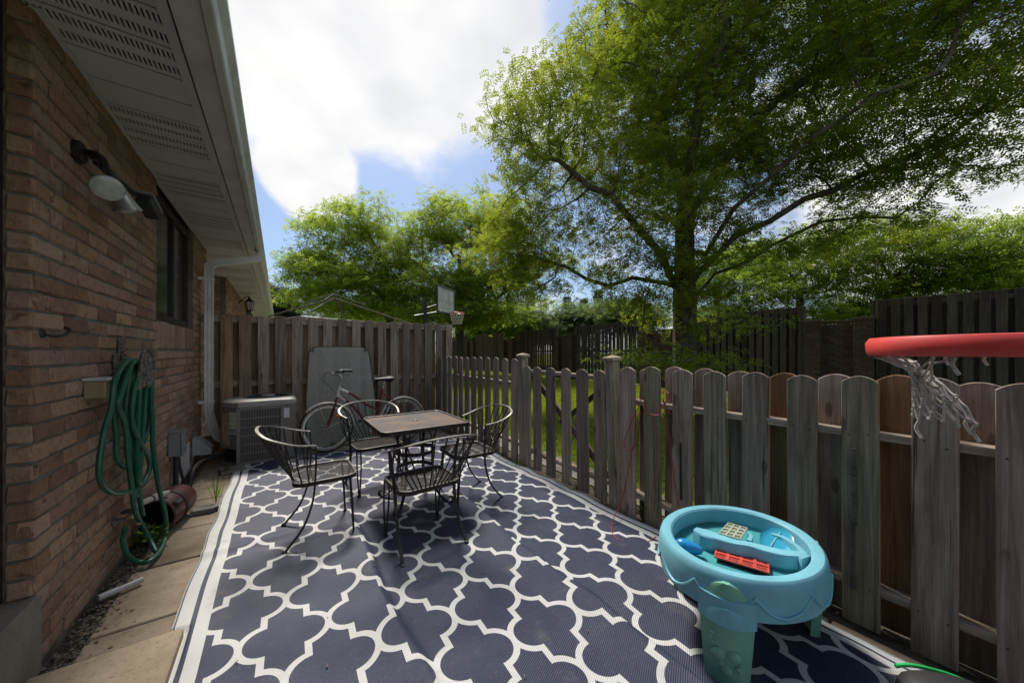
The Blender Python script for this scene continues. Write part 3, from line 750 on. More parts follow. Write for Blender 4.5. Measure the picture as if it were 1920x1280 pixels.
# maroon barrel lying by the wall, pipe, broken bits
mb = thing('maroon_barrel', 'maroon plastic barrel with black strap lying against the wall', 'barrel', (-.725,3.76,0), R(-12)); mb.scale = (.84,.84,.84)
n = 18; ring = lambda r, y, z0=.155: [Vector((r*.98*math.cos(a), y, z0+r*math.sin(a))) for a in [2*math.pi*k/n for k in range(n)]]
prof = [(.14,-.24),(.150,-.24),(.155,-.20),(.160,-.05),(.155,.12),(.14,.20),(.0,.21)]
def sweepy(prof):
    b = MB(); vs = []; 
    for r, y in prof: vs += ring(max(r, .001), y)
    b.add(vs, [(i*n+k, i*n+(k+1) % n, (i+1)*n+(k+1) % n, (i+1)*n+k) for i in range(len(prof)-1) for k in range(n)]); return b
sweepy(prof).build('shell', 'maroon', mb, True)
sweepy([(.14,-.24),(.135,-.1),(.12,.15),(0,.16)]).build('lining', 'black_rubber', mb, True)
sweepy([(.157,-.06),(.166,-.06),(.166,-.02),(.157,-.02)]).build('strap', 'black_rubber', mb, True)
sweepy([(.150,-.245),(.160,-.24),(.160,-.20),(.150,-.195)]).build('mouth_rim', 'maroon', mb, True)
MB().cbox((.13,-.17,.24), (.05,.10,.05), .01, Matrix.Rotation(R(40), 3, 'Y')).build('latch', 'black_rubber', mb)
pv = thing('drain_pipe', 'beige plastic drain pipe with collar pointing from the wall', 'pipe', (-.85,3.44,.275))
d = Vector((.23,.30,.015)).normalized()
MB().tube([Vector((0,0,0)), d*.17], .021, 14).build('pipe', 'pvc_beige', pv, True)
MB().tube([d*.13, d*.135, d*.19, d*.25], [.023,.027,.027,.010], 14).build('collar', 'pvc_beige', pv, True)
MB().tube([d*.128, d*.132], .0275, 14).build('ring', 'black_rubber', pv, True)
tag(MB().prism([(-.09,-.05),(.05,-.06),(.11,-.01),(.07,.05),(-.06,.06)], 0, .035).build('broken_paver', 'pad_grey', None, loc=(-.52,3.86,.001), color=(.55,.45,.38)), 'broken dark paver piece beside the maroon barrel', 'paver')
gp = thing('plastic_tube', 'short grey plastic tube lying on the concrete slab', 'tube', (-.735,2.822,.024), R(32))
MB().tube([(-.085,0,0), (-.01,0,0)], .017, 12).build('wide_half', 'grey_plastic', gp, True); MB().tube([(-.01,0,-.001), (.085,0,-.002)], .0155, 12).build('narrow_half', 'grey_plastic', gp, True)

eb = thing('electrical_box', 'grey electrical disconnect box on the brick wall', 'electrical box', (-.85,4.44,.49))
MB().cbox((.045,0,0), (.09,.13,.22), .006).build('body', 'grey_box', eb); MB().cbox((.096,-.005,-.002), (.012,.135,.225), .004).build('cover', 'grey_box', eb)
MB().cbox((.05,0,.115), (.12,.15,.012), .004).build('rain_hood', 'grey_box', eb)
for z in (-.06, .05): MB().cbox((.106,.03,z), (.012,.02,.03), .003).build('latch', 'grey_box', eb)
MB().tube([(.04,.02,-.10), (.04,.02,-.49)], .020, 10).build('conduit', 'black_rubber', eb, True)
MB().tube(spline([(.05,.05,-.10), (.06,.07,-.25), (.08,.12,-.40), (.12,.2,-.47)], 4), .012, 8).build('cable', 'black_rubber', eb, True)
vh = thing('vent_hood', 'pale grey dryer vent hood low on the brick wall', 'vent', (-.85,5.55,.22))
MB().add([(.01,-.10,-.09),(.01,.10,-.09),(.01,.10,.10),(.01,-.10,.10),(.17,-.095,-.10),(.17,.095,-.10),(.17,.095,-.03),(.17,-.095,-.03),(.05,-.10,.10),(.05,.10,.10)],
         [(0,3,8,7,4),(1,5,6,9,2),(3,2,9,8),(8,9,6,7),(4,7,6,5),(0,1,2,3),(0,4,5,1)]).build('hood', 'vent_grey', vh)
MB().cbox((.006,0,0), (.012,.24,.24), .004).build('flange', 'vent_grey', vh)
rl = thing('refrigerant_line', 'black insulated pipe curving from the wall to the air conditioner', 'pipe', (-.80,5.0,0))
MB().tube(spline([(.06,-.40,.02), (.07,-.30,.14), (.10,-.10,.17), (.16,.10,.16), (.24,.25,.16), (.30,.36,.20), (.33,.44,.30)], 6), .024, 10).build('insulation', 'black_rubber', rl, True)
MB().tube(spline([(.04,.10,.05), (.12,.2,.13), (.22,.33,.17), (.30,.45,.25)], 6), .007, 8).build('copper_pipe', 'rust_dark', rl, True)
tag(MB().cbox((-.44,4.98,.02), (.22,.20,.04), .008, Matrix.Rotation(R(12), 3, 'Z')).build('paving_stone', 'pad_grey'), 'loose grey paving stone beside the rug corner', 'paver')

# air conditioner
ac = thing('air_conditioner', 'brown grey outdoor air conditioner with louvred grille and round top', 'air conditioner', (-.12,5.50,0))
oct_ = [(-.28,-.35),(.24,-.35),(.29,-.30),(.29,.27),(.22,.34),(-.22,.34),(-.45,.10),(-.45,-.14)]
def inset(poly, k): return [(x*k, y*k) for x, y in poly]
MB().prism(inset(oct_, .93), .02, .70).build('core', 'ac_dark', ac)
MB().prism(inset(oct_, 1.04), -.02, .03).build('base_pan', 'ac_body', ac)
b = MB(); nn = len(oct_)
def sideframe(p, q, x0, z0, z1, cols, rows, b):
    p, q = Vector((*p, 0)), Vector((*q, 0)); L = (q-p).length; u = (q-p)/L; w = Vector((u.y, -u.x, 0)); M = Matrix((u, w, Vector((0,0,1)))).transposed()
    for z in [z0+(z1-z0)*i/rows for i in range(rows+1)]: b.box(p+u*(L/2)+Vector((0,0,z))-w*.004, (L-2*x0, .012, .012), M)
    for i in range(cols+1): b.box(p+u*(x0+(L-2*x0)*i/cols)+Vector((0,0,(z0+z1)/2))-w*.006, (.0075, .010, z1-z0), M)
def panel(p, q, z0, z1, b, off=.0, th=.014, ins=0.):
    p, q = Vector((*p, 0)), Vector((*q, 0)); L = (q-p).length; u = (q-p)/L; w = Vector((u.y, -u.x, 0)); M = Matrix((u, w, Vector((0,0,1)))).transposed()
    b.cbox((p+q)/2+w*off+Vector((0,0,(z0+z1)/2)), (L-ins, th, z1-z0), .003, M)
fg = MB(); sideframe((-.28,-.35), (.13,-.35), .015, .035, .66, 24, 6, fg); sideframe((.29,-.30), (.29,.27), .05, .035, .66, 26, 6, fg); fg.build('grille', 'ac_body', ac)
pn = MB(); panel((.13,-.35), (.24,-.35), .03, .70, pn); panel((.24,-.35), (.29,-.30), .03, .70, pn); panel((.22,.34), (-.22,.34), .03, .70, pn); panel((-.22,.34), (-.45,.10), .03, .70, pn); panel((-.30,-.352), (-.265,-.352), .03, .70, pn)
panel((-.28,-.35), (.13,-.35), .66, .70, pn); stuff(pn.build('casing', 'ac_body', ac))
b = MB(); panel((-.45,-.14), (-.28,-.35), .20, .70, b, .008); panel((-.45,.10), (-.45,-.14), .20, .70, b, .008); b.build('access_panel', 'ac_body', ac)
lab = MB(); panel((-.355,-.257), (-.29,-.337), .38, .64, lab, .017, .002); L1 = lab.build('warning_label', 'paper_white', ac)
b = MB(); panel((-.357,-.255), (-.288,-.340), .425, .437, b, .0185, .002); panel((-.357,-.255), (-.288,-.340), .40, .408, b, .0185, .002); b.build('label_band', 'paper_blue', L1)
b = MB(); panel((-.357,-.255), (-.288,-.340), .595, .60, b, .0185, .002); panel((-.357,-.255), (-.288,-.340), .535, .539, b, .0185, .002); panel((-.357,-.255), (-.288,-.340), .475, .479, b, .0185, .002); b.build('label_line', 'paper_yellow', L1)
b = MB(); panel((-.43,-.165), (-.36,-.25), .24, .62, b, .017, .002); b.build('wiring_label', 'paper_tan', ac)
lb = MB(); panel((.165,-.35), (.225,-.35), .53, .65, lb, .009, .002); lb.build('rating_label', 'paper_white', ac)
# moulded top with round fan opening
b = MB(); N = 48; top = []
def octr(a, k):
    d = Vector((math.cos(a), math.sin(a))); best = 9
    for i in range(nn):
        p, q = Vector(oct_[i]), Vector(oct_[(i+1) % nn]); e2 = q-p; den = d.x*e2.y-d.y*e2.x
        if abs(den) < 1e-9: continue
        t = (p.x*e2.y-p.y*e2.x)/den; s2 = (p.x*d.y-p.y*d.x)/den
        if t > 0 and -1e-6 <= s2 <= 1+1e-6: best = min(best, t)
    return best*k
rings = [(1.035,.695),(1.045,.72),(1.03,.748),(.99,.762),(.90,.772)]
vs = []; fs = []
for k, z in rings:
    for i in range(N): a = 2*math.pi*i/N; r = octr(a, k); vs.append((r*math.cos(a), r*math.sin(a), z))
for r, z in ((.268,.778),(.258,.770),(.255,.72)):
    for i in range(N): a = 2*math.pi*i/N; vs.append((r*math.cos(a), r*math.sin(a), z))
for j in range(len(rings)+2):
    for i in range(N): fs.append((j*N+i, j*N+(i+1) % N, (j+1)*N+(i+1) % N, (j+1)*N+i))
b.add(vs, fs); b.build('top_cover', 'ac_top', ac, True)
b = MB()
for r in [.03+.022*i for i in range(11)]: b.tube([(r*math.cos(a), r*math.sin(a), .778-.0*r) for a in [2*math.pi*k/32 for k in range(32)]], .0022, 4, closed=True)
for k in range(8): a = k*math.pi/4; b.tube([(.03*math.cos(a), .03*math.sin(a), .78), (.262*math.cos(a), .262*math.sin(a), .776)], .003, 5)
b.build('fan_guard', 'ac_dark', ac)
MB().lathe([(0,.80),(.05,.80),(.075,.792),(.08,.782)], 16).build('fan_hub', 'ac_top', ac, True)
for x, y in ((-.27,-.36), (.2,-.36), (-.08,-.36)): MB().lathe([(0,0),(.008,0),(.006,-.004)], 8, (x,y-.003,.68), Matrix.Rotation(R(-90), 3, 'X')).build('screw', 'ac_dark', ac)
tag(MB().cbox((-.10,5.51,.0), (.80,.80,.022), .004).build('equipment_pad', 'pad_grey'), 'flat grey pad under the air conditioner', 'pad')

# wall lantern of the neighbour
ln = thing('wall_lantern', 'black carriage lantern on the neighbour wall above the fence', 'lantern', (-.85,10.9,2.56))
lo = Vector((.22,0,0))
MB().tube(spline([(0,0,.02),(.08,0,.10),(.18,0,.20),(.22,0,.16)], 4), .012, 6).build('bracket', 'black_metal', ln, True)
MB().lathe([(.0,.20),(.015,.18),(.03,.14),(.10,.08),(.115,.06)], 6, lo).build('roof_cap', 'black_metal', ln)
MB().lathe([(.095,.06),(.065,-.14)], 6, lo).build('glass', 'lamp_glass', ln)
b = MB()
for k in range(6): a = k*math.pi/3; b.tube([lo+Vector((.098*math.cos(a), .098*math.sin(a), .06)), lo+Vector((.068*math.cos(a), .068*math.sin(a), -.14))], .007, 5)
b.lathe([(.072,-.14),(.075,-.15),(.03,-.19),(0,-.2)], 6, lo); b.build('cage', 'black_metal', ln)
# ------------------------------------------------------------------ fences
def roughen(b, a, seed):
    rnd = random.Random(seed); b.v = [(x+rnd.uniform(-a, a), y+rnd.uniform(-a, a), z+rnd.uniform(-a, a)) for x, y, z in b.v]; return b
def picket_mesh(w, t, L, arch, mat, seed):
    """vertical board standing on z=0, broad face along y, thickness along x; arched or square top"""
    rnd = random.Random(seed); b = MB(); n = 8
    prof = [(-w/2, 0), (w/2, 0)]
    zs = [L*.35, L*.7]
    right = [(w/2+rnd.uniform(-.0015,.0015), z) for z in zs]; left = [(-w/2+rnd.uniform(-.0015,.0015), z) for z in zs[::-1]]
    if arch: topc = [(w/2*(1-2*k/n), L-arch*(1-2*k/n)**2) for k in range(n+1)]
    else: topc = [(w/2, L-.003), (w/2-.004, L), (-w/2+.004, L-.002), (-w/2, L-.004)]
    poly = prof+right+topc+left
    M = Matrix(((0,0,1),(1,0,0),(0,1,0)))
    ch = .003; inner = [(x*(1-2*ch/w), z if z < .01 else z-ch*.6) for x, z in poly]; k = len(poly)
    vs = [M @ Vector((x, z, -t/2)) for x, z in inner]+[M @ Vector((x, z, -t/2+ch)) for x, z in poly]+[M @ Vector((x, z, t/2-ch)) for x, z in poly]+[M @ Vector((x, z, t/2)) for x, z in inner]
    fs = [tuple(range(k))[::-1], tuple(range(3*k, 4*k))]
    for r in range(3): fs += [(r*k+i, r*k+(i+1) % k, (r+1)*k+(i+1) % k, (r+1)*k+i) for i in range(k)]
    b.add(vs, fs); nf = len(b.f)
    for z in ((.945, .19) if arch else (.2, .92, 1.80) if L < 2 else ()):
        for s in (-1, 1):
            y = s*w*.27+rnd.uniform(-.008,.008); zz = z+rnd.uniform(-.015,.015); r = .0042
            for sx in (-1, 1): b.add([(sx*(t/2+.0008), y+r*math.cos(a), zz+r*math.sin(a)) for a in [k*math.pi/3 for k in range(6)]], [tuple(range(6)) if sx > 0 else tuple(range(6))[::-1]])
    me = b.mesh('picket', mat); me.materials.append(MATS['nail'])
    for p in me.polygons:
        if p.index >= nf: p.material_index = 1
    return me
def rail(parent, name, p, q, w, t, mat, color=(1,1,1)):
    """horizontal timber from p to q; local z is its length"""
    p, q = Vector(p), Vector(q); L = (q-p).length; b = MB().cbox((0,0,L/2), (t, w, L), .003)
    rot = (q-p).to_track_quat('Z', 'Y').to_euler()
    return obj(name, b.mesh(name, mat), parent, p, rot, color)
def tint(kind=0):
    k = random.choice((random.uniform(.55, .85), random.uniform(.8, 1.2), random.uniform(.85, 1.1)))
    if kind == 1: return (1.05*k, .72*k, .45*k)
    if kind == 2: return (.86*k, .93*k, .80*k)
    return (k*random.uniform(.97,1.05), k*random.uniform(.96,1.01), k*random.uniform(.93,1.02))
pk = [picket_mesh(.138, .022, 1.238, .030, 'weathered_wood', s) for s in range(4)]

# near picket fence: boards on both sides of the rails
nf = thing('picket_fence', 'shadow-box picket fence with round-topped grey boards behind the water table', 'fence', (2.42,.8,0))
for k in range(13):
    y = 1.80-.229*k if k else 1.79
    o = obj('picket', pk[k % 4], nf, (-.030+jit(.003), y-.8, random.uniform(-.015,.0)), (jit(.006), jit(.012), jit(.02)), tint(2 if k in (1, 6) else 0))
    o.scale = (1, random.uniform(.96,1.03), 1+jit(.008))
    o = obj('picket', pk[(k+2) % 4], nf, (.056+jit(.003), y-.8-.122, random.uniform(-.015,.0)), (jit(.006), jit(.012), jit(.02)), tint(1 if k in (4, 6) else 0))
    o.scale = (1, random.uniform(1.04,1.12), 1+jit(.008))
for z in (.945, .19): rail(nf, 'rail', (.016, -2.0, z), (.016, 1.05, z-.004), .038, .095, 'weathered_wood', (1.05,1.03,1.))
for y in (-1.2,): obj('post', MB().cbox((0,0,.6), (.09,.09,1.2), .004).mesh('post', 'weathered_wood'), nf, (.11, y-.8, 0))

def post(label, y, top, lean):
    o = thing('gate_post', label, 'fence post', (2.43, y, 0), 0., 'capped gate posts'); o.rotation_euler = (lean, -.01, 0)
    obj('timber', MB().cbox((0,0,top/2-.1), (.092,.092,top+.16), .004).mesh('timber', 'weathered_wood'), o, None, None, (1.05,1.02,.98))
    b = MB().cbox((0,0,top-.005), (.125,.125,.028), .003)
    b.add([(-.06,-.06,top+.009),(.06,-.06,top+.009),(.06,.06,top+.009),(-.06,.06,top+.009),(0,0,top+.032)], [(0,1,4),(1,2,4),(2,3,4),(3,0,4)])
    obj('cap', b.mesh('cap', 'weathered_wood'), o, None, None, (1.25,1.22,1.15)); return o
post('capped timber gate post next to the red string', 1.945, 1.295, -.03)
post('capped timber gate post farther off, between gate and far pickets', 3.30, 1.31, -.012)
gt = thing('garden_gate', 'picket gate of spaced grey boards between two capped posts', 'gate', (2.42,2.60,0))
for k, (a, e) in enumerate([(3.24,3.12),(3.06,2.927),(2.836,2.698),(2.592,2.461),(2.374,2.229),(2.157,2.02)]):
    o = obj('picket', pk[k % 4], gt, (-.032+jit(.002), (a+e)/2-2.60, .03), (jit(.004)-.010, 0, jit(.01)), tint()); o.scale = (1, (a-e)/.138, .935)
for z in (1.12, .20): rail(gt, 'rail', (.0, -.60, z), (.0, .63, z+.01), .034, .08, 'weathered_wood', (1.05,1.03,1.))
rail(gt, 'brace', (.03, -.56, .23), (.03, .58, 1.08), .07, .03, 'weathered_wood', (.7,.68,.65))
rail(gt, 'brace', (.045, -.56, 1.08), (.045, .1, .60), .05, .025, 'weathered_wood', (.35,.33,.3))
ff = thing('picket_fence', 'narrow run of round-topped pickets between gate and tall fence', 'fence', (2.45,4.7,0))
yy = 3.49
for k in range(12):
    o = obj('picket', pk[k % 4], ff, (-.03+.012*(yy-3.5)+jit(.003), yy-4.7, -.005), (jit(.006), jit(.008), jit(.02)), tint(2 if k == 3 else 0)); o.scale = (1, .97+jit(.03), 1.035+jit(.006)); yy += .2215
for z in (.955, .22): rail(ff, 'rail', (.02, -1.36, z), (.055, 1.25, z), .036, .085, 'weathered_wood')

# tall privacy fence at the end of the yard
tf = thing('privacy_fence', 'tall board-on-board privacy fence behind bicycle and air conditioner', 'fence', (.9,6.0,0))
tb = [picket_mesh(.136, .022, 1.865, 0, 'weathered_wood', s) for s in range(10, 14)]; tbb = [picket_mesh(.136, .022, 1.86, 0, 'brown_wood', s) for s in range(20, 23)]
for k in range(17):
    x = -.59+.2015*k
    kd = (1.0,.78,.60) if k == 0 else (.80,.68,.60) if k == 1 else tint()
    o = obj('board', tb[k % 4], tf, (x-.9, -.034+jit(.003), 0), (jit(.003), jit(.003), R(90)+jit(.01)), kd); o.scale = (1, .95+jit(.05), 1+jit(.002))
    if k < 16:
        o = obj('board', tbb[k % 3], tf, (x-.9+.10, .052+jit(.003), 0), (jit(.003), jit(.003), R(90)+jit(.01)), tint()); o.scale = (1, .95+jit(.05), 1)
obj('board', tbb[1], tf, (-.70-.9, .052, 0), (0,0,R(90)))
for z in (1.80, .92, .20): rail(tf, 'rail', (-1.74, .008, z), (1.70, .008, z), .088, .036, 'weathered_wood', (1.0,.95,.88))
obj('post', MB().cbox((0,0,.93), (.09,.09,1.87), .004).mesh('post', 'weathered_wood'), tf, (1.735, .01, 0), None, (.95,.93,.9))

# boundary fence along the lawn: dark board panels between brick piers
BX = 12.3
def pier(label, y0):
    o = thing('brick_pier', label, 'brick pier', (BX, y0, 0), 0., 'brick piers of the boundary fence')
    core = MB().box2((.06,.03,-.1), (.34,1.32,2.10)).box2((-.13,.015,-.1), (.06,.325,2.12)).box2((-.13,1.025,-.1), (.06,1.335,2.12)); core.build('core', 'mortar', o)
    b = MB()
    for c in range(28):
        z = .04+c*.078; off = .1 if c % 2 else 0
        for (a, e, xx) in ((0,.35,-.135), (1.0,1.35,-.135), (.36,.99,.05)):
            y = a-off
            while y < e-.02:
                p, q = max(y, a), min(y+.205, e)
                if q-p > .02: b.cbox((xx+jit(.003), (p+q)/2, z), (.03, q-p-.008, .068), .003)
                y += .205
        for yy in (.0, .35, 1.0, 1.35):
            b.cbox((-.05, yy+(.012 if yy in (.0, 1.0) else -.012), z), (.15, .03, .068), .003)
    b.cbox((.02,.175,2.20), (.36,.38,.06), .004); b.cbox((.02,1.175,2.20), (.36,.38,.06), .004); b.cbox((.16,.675,2.17), (.3,.62,.05), .004)
    stuff(b.build('bricks', 'pier_brick', o)); return o
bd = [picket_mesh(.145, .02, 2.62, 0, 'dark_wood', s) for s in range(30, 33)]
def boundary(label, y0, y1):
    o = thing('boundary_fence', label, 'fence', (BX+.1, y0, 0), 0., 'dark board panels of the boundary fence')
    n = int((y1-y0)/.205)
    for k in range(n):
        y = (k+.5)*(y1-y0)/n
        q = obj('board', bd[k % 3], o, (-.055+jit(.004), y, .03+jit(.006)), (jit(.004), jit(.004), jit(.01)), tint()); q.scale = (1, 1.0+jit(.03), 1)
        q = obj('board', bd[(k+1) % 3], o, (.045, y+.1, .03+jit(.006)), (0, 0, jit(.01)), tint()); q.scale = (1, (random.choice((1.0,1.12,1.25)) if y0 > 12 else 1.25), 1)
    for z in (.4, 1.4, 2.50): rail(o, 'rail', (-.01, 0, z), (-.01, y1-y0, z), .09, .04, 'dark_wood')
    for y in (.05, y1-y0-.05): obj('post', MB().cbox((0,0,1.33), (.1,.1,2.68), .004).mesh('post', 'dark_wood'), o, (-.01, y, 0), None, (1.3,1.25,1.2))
ps = [1.95, 7.25, 12.5, 17.8, 23.1]
pl_ = ['brick pier pair nearest the red basketball hoop', 'brick pier pair behind the big locust tree', 'brick pier pair standing between the two gate posts', 'brick pier pair behind the far picket run', 'farthest brick pier pair by the left tree trunk']
for y, l in zip(ps, pl_): pier(l, y)
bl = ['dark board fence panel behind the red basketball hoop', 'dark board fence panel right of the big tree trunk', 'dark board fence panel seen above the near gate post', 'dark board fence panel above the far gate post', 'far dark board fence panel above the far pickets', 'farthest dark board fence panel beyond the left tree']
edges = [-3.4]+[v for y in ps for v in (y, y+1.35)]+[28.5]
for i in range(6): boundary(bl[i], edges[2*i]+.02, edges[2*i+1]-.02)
# ------------------------------------------------------------------ table and chairs
tb_ = thing('patio_table', 'square rusty metal patio table with umbrella hole', 'table', (1.012,3.04,.010))
def rpoly(w, r, z): return [Vector((x, y, z)) for x, y in rrect(w, w, r, 5)]
b = MB(); hole = [(.026*math.cos(a), .026*math.sin(a)) for a in [2*math.pi*k/24 for k in range(24)]]; out = rrect(.735, .735, .05, 5)
vs = [(x, y, .722) for x, y in out]+[(x, y, .722) for x, y in hole]+[(x, y, .714) for x, y in out]+[(x, y, .714) for x, y in hole]
f = []
for o0, flip in ((0, 0), (48, 1)):
    for i in range(24):
        q = (o0+i, o0+(i+1) % 24, o0+24+(i+1+21) % 24, o0+24+(i+21) % 24); f.append(q[::-1] if flip else q)
b.add(vs, f); b.build('table_top', 'table_top', tb_)
MB().tube([(x, y, .714) for x, y in rrect(.738, .738, .05, 5)], 0, flat=(.012, .032, (0,0,1)), closed=True).build('edge_band', 'iron', tb_)
MB().tube([(x, y, .729) for x, y in rrect(.738, .738, .05, 5)], .0045, 6, closed=True).build('edge_bead', 'iron_skylit', tb_, True)
MB().tube([(.029*math.cos(a), .029*math.sin(a), .724) for a in [2*math.pi*k/20 for k in range(20)]], .004, 6, closed=True).build('hole_ring', 'iron_skylit', tb_, True)
for k in range(4):
    a = R(45+90*k); d = Vector((math.cos(a), math.sin(a), 0)); p = lambda r, z: d*r+Vector((0,0,z))
    side = Vector((-d.y, d.x, 0))
    path = spline([p(.30,.705), p(.22,.66), p(.175,.56), p(.165,.44), p(.165,.30), p(.18,.18), p(.24,.07), p(.31,.018), p(.345,.022), p(.357,.045), p(.345,.066), p(.325,.062)], 5)
    MB().tube(path, 0, flat=(.024, .010, tuple(d))).build('leg', 'iron', tb_)
    MB().lathe([(.0,0),(.022,0),(.022,.010),(.0,.012)], 12, p(.318,-.003)).build('foot', 'black_rubber', tb_, True)
for z, r in ((.46,.172), (.30,.158)):
    MB().tube([(r*math.cos(a), r*math.sin(a), z) for a in [2*math.pi*k/32 for k in range(32)]], 0, flat=(.008, .030, (0,0,1)), closed=True).build('ring', 'iron', tb_)
b = MB()
for k in range(4):
    a = R(90*k); d = Vector((math.cos(a), math.sin(a), 0))
    b.tube(spline([d*.03+Vector((0,0,.70)), d*.10+Vector((0,0,.66)), d*.15+Vector((0,0,.58)), d*.168+Vector((0,0,.47))], 4), .006, 6)
b.build('scroll_stay', 'iron', tb_, True)

def make_chair(loc, rz, label):
    """wire-back chair facing local +y"""
    t = thing('wire_chair', label, 'chair', loc, rz, 'wire-back patio chairs')
    seat = [(x, y+.012) for x, y in rrect(.435, .40, .075, 5)]
    MB().tube([(x, y, .425) for x, y in seat], 0, flat=(.010, .026, (0,0,1)), closed=True).build('seat_frame', 'iron', t)
    MB().tube([(x*.985, y*.985, .438) for x, y in seat], .0045, 6, closed=True).build('seat_rim', 'iron_skylit', t, True)
    b = MB(); sp = .0165
    def clip(c, ang):
        ca, sa = math.cos(ang), math.sin(ang); pts = []
        for i in range(len(seat)):
            (x0, y0), (x1, y1) = seat[i], seat[(i+1) % len(seat)]
            s0, s1 = -sa*x0+ca*y0-c, -sa*x1+ca*y1-c
            if s0*s1 < 0: k = s0/(s0-s1); pts.append((x0+(x1-x0)*k, y0+(y1-y0)*k))
        return pts
    for ang in (R(32), R(148)):
        c = -.34
        while c < .34:
            q = clip(c, ang)
            if len(q) == 2:
                p0, p1 = Vector((*q[0], .4305)), Vector((*q[1], .4305)); b.tube([p0, p1], 0, cap=False, flat=(.0034, .0025, (0,0,1)))
            c += sp
    b.build('seat_mesh', 'iron', t)
    # rim hoop: from arm end round the back to the other arm end
    hoop = [(.255,-.06,.695),(.285,-.16,.715),(.285,-.25,.745),(.235,-.335,.775),(.12,-.385,.80),(0,-.395,.805)]
    hp_ = spline(hoop+[(-x, y, z) for x, y, z in hoop[-2::-1]], 6)
    MB().tube(hp_, 0, flat=(.019, .008, (0,0,1))).build('back_rim', 'iron_skylit', t)
    # spindles flare from the rear of the seat to the rim
    n = 15; L = len(hp_)-1
    for k in range(n):
        f_ = (k+.8)/(n+.6); top = hp_[int(round(f_*L))]; u = f_*2-1
        bot = Vector((-u*.205 if abs(u) < .75 else -math.copysign(.216, u), -.185+max(0, abs(u)-.62)*.33, .432)); bot.x = math.copysign(min(abs(bot.x), .216), -u) if u else 0
        mid = bot.lerp(top, .5)+Vector((bot.x*.10, -.012, 0))
        MB().tube(spline([bot, mid, top-Vector((0,0,.004))], 4), .0048, 6).build('spindle', 'iron', t, True)
    for s in (-1, 1):
        MB().tube(spline([(s*.255,-.06,.692),(s*.236,-.055,.58),(s*.221,-.06,.44),(s*.216,-.075,.30),(s*.218,-.13,.14),(s*.226,-.235,.006)], 5), 0, flat=(.011, .020, (s*-1,0,0))).build('leg', 'iron', t)
        MB().lathe([(0,0),(.017,0),(.017,.008),(.010,.018),(0,.02)], 10, (s*.226,-.238,-.002)).build('foot_cap', 'black_rubber', t, True)
        lg = MB()
        for dx in (-.016, .016): lg.tube(spline([(s*.200+dx,.165,.42),(s*.200+dx*1.1,.178,.25),(s*.201+dx*.25,.19,.02)], 4), .0068, 7)
        lg.build('leg', 'iron', t, True)
        MB().lathe([(0,0),(.018,0),(.018,.010),(.012,.022),(0,.024)], 10, (s*.201,.19,-.002)).build('foot_cap', 'black_rubber', t, True)
    MB().tube([(-.216,-.06,.40), (.216,-.06,.40)], .006, 6).build('stretcher', 'iron', t)
    return t
chair = make_chair((.265,2.955,.012), R(-90), 'wire-back metal chair in front of the air conditioner, left of table')
for loc, rz, lab in (((.848,2.385,.012), R(3), 'wire-back metal chair nearest the camera with its back turned'),
                     ((.80,3.62,.010), R(184), 'wire-back metal chair between table and bicycle'),
                     ((1.462,2.88,.012), R(88), 'wire-back metal chair by the picket gate, right of table')):
    c = copy_tree(chair); c.location = loc; c.rotation_euler = (0, 0, rz); c['label'] = lab

# ------------------------------------------------------------------ leaning glass table top and bicycle
gl = thing('glass_tabletop', 'frosted glass table top with dark rim leaning on the tall fence', 'glass', (.775,5.44,.0)); gl.rotation_euler = (R(-17.0), 0, 0)
def trap(k=1., n=8):
    w0, w1, h, r = .47*k, .40*k, 1.50, .15; pts = []
    out = [(-w0+.05,.015),(w0-.05,.015)]
    for cx, cy, a0 in ((w1-r+.02,h-r,0), (-w1+r-.02,h-r,90)):
        for i in range(n+1): a = R(a0+90*i/n); out.append((cx+r*math.cos(a), cy+r*math.sin(a)))
    return [(w0,.07)][:0]+[out[1],(w0,.06),(w0*.985,h*.5)]+out[2:]+[(-w0*.985,h*.5),(-w0,.06),out[0]]
Mg = Matrix(((1,0,0),(0,0,-1),(0,1,0)))
MB().prism(trap(), -.003, .003, Mg).build('pane', 'frosted_glass', gl)
MB().tube([Mg @ Vector((x, y, 0)) for x, y in trap(1.)], .007, 6, closed=True).build('rim', 'black_rubber', gl, True)
for x, z in ((-.36,1.43), (.36,1.43), (-.47,.62), (.47,.55)): MB().cbox((x,-.012,z), (.022,.02,.03), .003).build('clip', 'black_rubber', gl)

